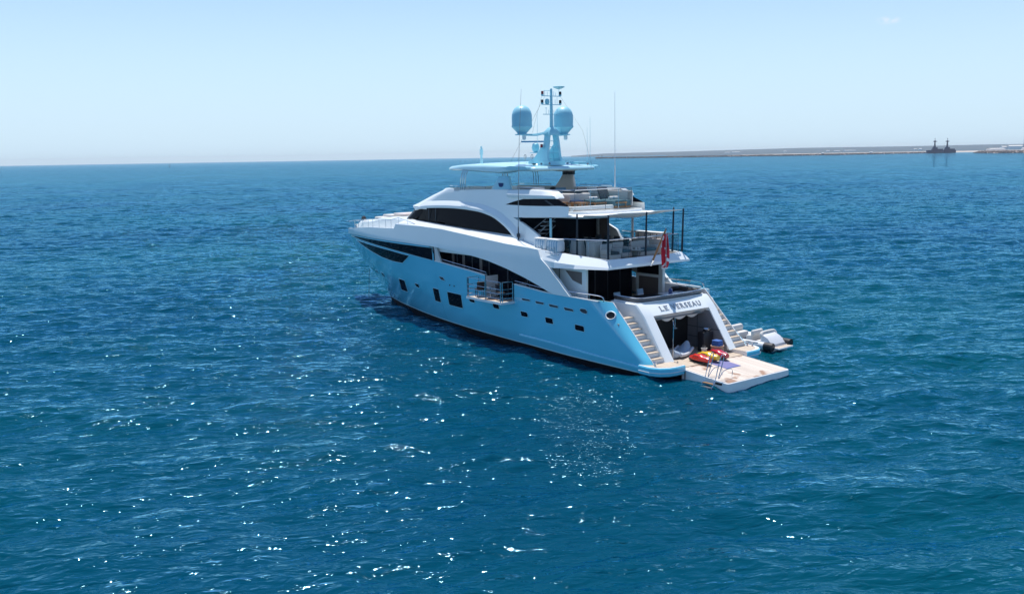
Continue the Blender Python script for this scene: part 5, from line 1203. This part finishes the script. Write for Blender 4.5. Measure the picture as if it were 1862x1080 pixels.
n3 = n.new("ShaderNodeTexNoise"); n3.inputs['Scale'].default_value = .28; n3.inputs['Detail'].default_value = 4; l.new(mp2.outputs[0], n3.inputs['Vector'])
bp3 = n.new("ShaderNodeBump"); bp3.inputs['Distance'].default_value = .8; bp3.inputs['Strength'].default_value = 1.; l.new(n3.outputs['Fac'], bp3.inputs['Height']); l.new(bp1.outputs[0], bp3.inputs['Normal'])
# patch of broken ripples off the port quarter
pm = n.new("ShaderNodeMapping"); pm.vector_type = 'TEXTURE'; pm.inputs['Location'].default_value = (-2.6, 11.2, SL); pm.inputs['Rotation'].default_value = (0, 0, R(140)); pm.inputs['Scale'].default_value = (8.0, 2.6, 4)
l.new(tc.outputs['Object'], pm.inputs[0]); pl2 = n.new("ShaderNodeVectorMath"); pl2.operation = 'LENGTH'; l.new(pm.outputs[0], pl2.inputs[0])
pr2 = n.new("ShaderNodeMapRange"); pr2.interpolation_type = 'SMOOTHSTEP'; pr2.inputs[1].default_value = .35; pr2.inputs[2].default_value = 1.1; pr2.inputs[3].default_value = .17; pr2.inputs[4].default_value = 0; l.new(pl2.outputs['Value'], pr2.inputs[0])
n4 = n.new("ShaderNodeTexNoise"); n4.inputs['Scale'].default_value = 4.2; n4.inputs['Detail'].default_value = 2; n4.inputs['Distortion'].default_value = 1.2; l.new(mp2.outputs[0], n4.inputs['Vector'])
bp4 = n.new("ShaderNodeBump"); bp4.inputs['Distance'].default_value = 1; l.new(pr2.outputs[0], bp4.inputs['Distance']); l.new(n4.outputs['Fac'], bp4.inputs['Height']); l.new(bp3.outputs[0], bp4.inputs['Normal'])
bp3 = bp4
prr = n.new('ShaderNodeMapRange'); prr.inputs[1].default_value = 0; prr.inputs[2].default_value = .17; prr.inputs[3].default_value = .052; prr.inputs[4].default_value = .16; l.new(pr2.outputs[0], prr.inputs[0])
l.new(bp3.outputs[0], b.inputs['Normal'])
n2 = n.new("ShaderNodeTexNoise"); n2.inputs['Scale'].default_value = .02; n2.inputs['Detail'].default_value = 3; l.new(tc.outputs['Object'], n2.inputs['Vector'])
mr = n.new("ShaderNodeMapRange"); mr.inputs[1].default_value = .35; mr.inputs[2].default_value = .65; l.new(n2.outputs['Fac'], mr.inputs[0])
mx = n.new("ShaderNodeMix"); mx.data_type = 'RGBA'; mx.inputs[6].default_value = (.0003, .045, .086, 1); mx.inputs[7].default_value = (.0005, .064, .088, 1)
l.new(mr.outputs[0], mx.inputs[0]); l.new(mx.outputs[2], b.inputs['Base Color'])
b.inputs['Specular IOR Level'].default_value = 0
out = n['Material Output']; gl = n.new("ShaderNodeBsdfGlossy"); gl.inputs['Roughness'].default_value = .065; gl.inputs['Color'].default_value = (.36, .76, 1, 1)
fr = n.new("ShaderNodeFresnel"); fr.inputs['IOR'].default_value = 1.333; fm = n.new("ShaderNodeMath"); fm.operation = 'MULTIPLY'; fm.inputs[1].default_value = .85
ms = n.new("ShaderNodeMixShader"); l.new(prr.outputs[0], gl.inputs['Roughness']); l.new(bp3.outputs[0], gl.inputs['Normal']); l.new(bp3.outputs[0], fr.inputs['Normal'])
mp5 = n.new("ShaderNodeMapping"); mp5.inputs['Scale'].default_value = (.05, .05, 1); l.new(mp.outputs[0], mp5.inputs[0])
n5 = n.new("ShaderNodeTexNoise"); n5.inputs['Scale'].default_value = 1; n5.inputs['Detail'].default_value = 9; n5.inputs['Roughness'].default_value = .62; n5.inputs['Distortion'].default_value = .5; l.new(mp5.outputs[0], n5.inputs['Vector'])
r5 = n.new("ShaderNodeMapRange"); r5.inputs[1].default_value = .35; r5.inputs[2].default_value = .65; r5.inputs[3].default_value = .78; r5.inputs[4].default_value = 1.0; l.new(n5.outputs['Fac'], r5.inputs[0]); l.new(r5.outputs[0], fm.inputs[1])
l.new(fr.outputs[0], fm.inputs[0]); l.new(fm.outputs[0], ms.inputs[0]); l.new(b.outputs[0], ms.inputs[1]); l.new(gl.outputs[0], ms.inputs[2]); l.new(ms.outputs[0], out.inputs['Surface'])
me.materials.append(sm)

# ------------------------------------------------------------------ far shore
def wpos(px, dist, z=0.):
    """place something at a distance along the bearing of photo column px (1862 wide)"""
    d = _F * 1685.7 + _R * (px - 931); a = math.atan2(d.y, d.x)
    return Vector((CAM.x + dist * math.cos(a), CAM.y + dist * math.sin(a), z))
land = mat('hazed_scrub', (.04, .08, .11), .95, noise=.5, nscale=.02)  # scrub colour with the blue of distant haze painted in
sand = mat('pale_shore', (.42, .38, .34), .95, noise=.3, nscale=.03)
rock = mat('breakwater_rock', (.26, .21, .19), .95, noise=.5, nscale=.3)
M['land'] = land; M['sand'] = sand; M['rock'] = rock
def ridge(name, px0, px1, d0, d1, hf, m, seed, n_=90, depth=1500, hz=None):
    rn = np.random.RandomState(seed); ph = rn.rand(8) * 6; rows = []
    for j, (dd, f) in enumerate(((0, 0), (.04, .35), (.2, .7), (.5, 1), (1, .9), (1.4, 0))):
        row = []
        for i in range(n_ + 1):
            u = i / n_; px = px0 + (px1 - px0) * u; d = d0 + (d1 - d0) * u
            h = hf(px) * (1 + .03 * sum(math.sin(ph[k] + u * (6 + 7 * k)) / (k + 1) for k in range(6)))
            p = wpos(px, d + dd * depth); row.append((p.x, p.y, SL - 2 + (h + 2) * f))
        rows.append(row)
    mb = MB(); mb.loft(rows); o = mb.build(name, m, None, 0, kind='structure'); o.data.shade_smooth(); return o
ridge('far_hills', 1040, 2200, 9500, 8000, lambda p: ip(p, [1040, 1100, 1250, 1450, 1862, 2200], [10, 32, 40, 54, 48, 50]), 'land', 3, 140, 2500)
ridge('coastal_plain', 1210, 2200, 6200, 5200, lambda p: ip(p, [1210, 1300, 1862, 2200], [3, 9, 11, 12]), 'land', 5, 120, 1500)
ridge('shore', 1300, 2200, 4300, 3400, lambda p: ip(p, [1300, 1400, 1862, 2200], [1.5, 4, 6, 6]), 'sand', 9, 120, 500)
# the breakwater: thousands of boulders piled as one mole (nobody could count them)
def mole(name, pts, wd, h, nb, seed, label):
    rn = random.Random(seed); mb = MB(); P = [wpos(a, d) for a, d in pts]
    rows = []
    for p, q2 in zip(P, P[1:] + [P[-1] + (P[-1] - P[-2])]):
        t = (q2 - p).normalized(); nn = Vector((-t.y, t.x, 0)); rows.append([tuple(p + nn * wd * k + Vector((0, 0, z))) for k, z in ((-1, SL - 1), (-.4, h * .75), (.4, h * .75), (1, SL - 1))])
    mb.loft(rows)
    for _ in range(nb):
        u = rn.random() * (len(P) - 1.001); i = int(u); p = P[i].lerp(P[i + 1], u - i); t = (P[i + 1] - P[i]).normalized(); nn = Vector((-t.y, t.x, 0))
        k = rn.uniform(-1, 1); c = p + nn * wd * k; z = h * .75 * (1 - max(0, abs(k) - .4) / .6); s_ = rn.uniform(.8, 2.0)
        vs = []
        for sx in (-1, 1):
            for sy in (-1, 1):
                for sz in (-1, 1): vs.append((c.x + s_ * sx * rn.uniform(.7, 1.3), c.y + s_ * sy * rn.uniform(.7, 1.3), z + s_ * .7 * sz * rn.uniform(.7, 1.2)))
        mb.add(vs, [(0, 1, 3, 2), (4, 6, 7, 5), (0, 4, 5, 1), (2, 3, 7, 6), (0, 2, 6, 4), (1, 5, 7, 3)])
    return mb.build(name, 'rock', None, 0, label=label, category='breakwater')
mole('breakwater', [(1086, 3450), (1140, 3350), (1217, 3250), (1330, 3150), (1450, 3100), (1560, 3300), (1680, 3600)], 9, 4.2, 2600, 4, 'long low brown rock mole across the bay, ending in two beacons')
mole('rubble_spit', [(1770, 3000), (1800, 2750), (1862, 2600), (1960, 2500), (2100, 2450)], 22, 6.5, 1500, 8, 'broader pile of pale and brown rubble at the right edge of the shore')
for k, (px, h, mm, lab) in enumerate(((1091.5, 9, 'white2', 'pale thin beacon at the tip of the long breakwater'), (1095, 10.5, 'taupe', 'dark thin beacon just right of the pale one on the breakwater'))):
    p = wpos(px, 3425); t = thing('harbour_beacon', lab, 'beacon', (p.x, p.y, 3.0)); mb = MB(); mb.lathe([(1.1, 0), (.8, h * .8), (1.2, h * .8), (1.2, h * .84), (.5, h * .86), (.5, h * .97), (.1, h)], (0, 0, 0), 12); part(t, mb, 'tower', mm)
    mb = MB(); mb.lathe([(1.6, 0), (1.6, .8)], (0, 0, 0), 12); part(t, mb, 'footing', 'beige')
# low buildings and greenhouses along the coast
blds = [(1318, 5600, 30, 5, 12), (1333, 5600, 46, 6, 14), (1496, 5500, 18, 6, 12), (1512, 5450, 34, 4, 16), (1535, 5400, 60, 5, 30), (1651, 5200, 14, 7, 10), (1660, 5200, 12, 9, 10), (1782, 4300, 14, 8, 12), (1795, 4300, 60, 9, 30), (1812, 4600, 40, 14, 20), (1828, 4600, 60, 17, 25), (1846, 4200, 22, 9, 14), (1487, 3900, 8, 4, 8), (1573, 3900, 10, 4, 8), (1420, 5600, 16, 6, 12), (1856, 4300, 20, 12, 14)]
for k, (px, d, w_, h, dp) in enumerate(blds):
    p = wpos(px, d); a = VA + R(90)
    gz = ip(d, [3400, 4300, 4301, 5200, 6200], [2, 4, 6, 10, 14])
    pos = ('first', 'second', 'third', 'fourth', 'fifth', 'sixth', 'seventh', 'eighth', 'ninth', 'tenth', 'eleventh', 'twelfth', 'thirteenth', 'fourteenth', 'fifteenth', 'sixteenth')[sorted(range(len(blds)), key=lambda i: blds[i][0]).index(k)]
    t = thing('coast_building', 'tiny pale low building on the hazy far shore, %s from the left' % pos, 'building', (p.x, p.y, gz - 1), a, 'low buildings on the far coast')
    mb = MB(); mb.box(-w_ / 2, w_ / 2, -dp / 2, dp / 2, 0, h * .8 + 1); part(t, mb, 'wall', 'white2')
    mb = MB(); mb.prism([(-dp / 2 - .5, h * .8 + 1.01), (dp / 2 + .5, h * .8 + 1.01), (0, h + 1.6)], 'x', -w_ / 2 - .5, w_ / 2 + .5); part(t, mb, 'roof', 'cush')
p = wpos(1844, 4800); t = thing('chimney', 'thin grey chimney stack rising above the far shore at right', 'chimney', (p.x, p.y, 5)); mb = MB(); mb.tube([(0, 0, 0), (0, 0, 62)], 2.2, 10, 1.4); part(t, mb, 'stack', 'grey'); mb = MB(); mb.lathe([(1.9, 60), (1.9, 62.5)], (0, 0, 0), 12); part(t, mb, 'cap', 'white2')

# two grey ships lying off the shore
shipm = mat('ship_grey', (.012, .04, .11), .6, noise=.2, nscale=.05); M['ship'] = shipm
def ship(px, d, Ls, label, flip):
    p = wpos(px, d); a = VA + R(90)
    t = thing('grey_ship', label, 'ship', (p.x, p.y, SL), a, 'grey ships off the shore')
    mb = MB(); rows = []
    for u, w_ in ((-.5, 4.5), (-.4, 6.5), (0, 7), (.35, 6.5), (.5, .6)):
        x = u * Ls; rows.append([(x + (2 if u == .5 else 0), w_, 10), (x, w_ * .85, 0), (x, w_ * .5, -3), (x, -w_ * .5, -3), (x, -w_ * .85, 0), (x + (2 if u == .5 else 0), -w_, 10)])
    mb.loft(rows, close=True, cap=True)
    if flip: mb.v = [(-x, y, z) for x, y, z in mb.v]
    part(t, mb, 'hull', 'ship', 30)
    mb = MB(); mb.box(-Ls * .42, Ls * .2, -5, 5, 10, 14); mb.box(-Ls * .1, Ls * .16, -4, 4, 14, 19); mb.box(0, Ls * .1, -3, 3, 19, 23); part(t, mb, 'superstructure', 'ship', 0)
    mb = MB(); x = Ls * .04
    for sx, sy in ((-2, -2), (2, -2), (2, 2), (-2, 2)): mb.tube([(x + sx, sy, 19), (x + sx * .35, sy * .35, 38)], .7, 6, .5)
    mb.tube([(x, 0, 36), (x, 0, 50)], .7, 6, .4); mb.tube([(x, 0, 25), (x, 0, 38)], 1.3, 6, .9); lm = part(t, mb, 'lattice_mast', 'ship', 0)
    mb = MB(); mb.box(x - 5.2, x + 5.2, -3, 3, 37.5, 39.2); mb.lathe([(1.4, 35), (3.4, 37), (3.4, 40), (1.4, 41.5)], (x, 0, 0), 12); part(lm, mb, 'radar_platform', 'ship', 0)
    mb = MB(); mb.box(x - 2.2, x + 2.2, -.3, .3, 45.5, 46.2); part(lm, mb, 'yard', 'ship', 0)
    return t
ship(1687, 3400, 56, 'darker left one of two grey ships lying off the far shore', True)
ship(1709, 3450, 52, 'lighter right one of two grey ships lying off the far shore', False)
# tiny marker far off on the left horizon
p = wpos(325, 2600); t = thing('sea_marker', 'tiny dark marker buoy near the left horizon', 'buoy', (p.x, p.y, SL)); mb = MB(); mb.lathe([(1.6, -.5), (1.8, .8), (.5, 1.2), (.35, 5.5), (.9, 5.8), (.1, 7)], (0, 0, 0), 10); part(t, mb, 'body', 'grill'); mb = MB(); mb.lathe([(.5, 7), (.5, 7.6)], (0, 0, 0), 8); part(t, mb, 'top_mark', 'rubber')

# ------------------------------------------------------------------ sea haze
hz = bpy.data.materials.new('sea_haze'); hz.use_nodes = True; n = hz.node_tree.nodes; n.remove(n['Principled BSDF'])
pv = n.new("ShaderNodeVolumePrincipled"); pv.inputs['Color'].default_value = (.90, .96, 1, 1); pv.inputs['Density'].default_value = .000045; pv.inputs['Anisotropy'].default_value = 0
hz.node_tree.links.new(pv.outputs[0], n['Material Output'].inputs['Volume'])
mb = MB(); mb.box(-18000, 18000, -18000, 18000, SL - 4, 95); o = mb.build('haze', hz, None, 0, kind='stuff')
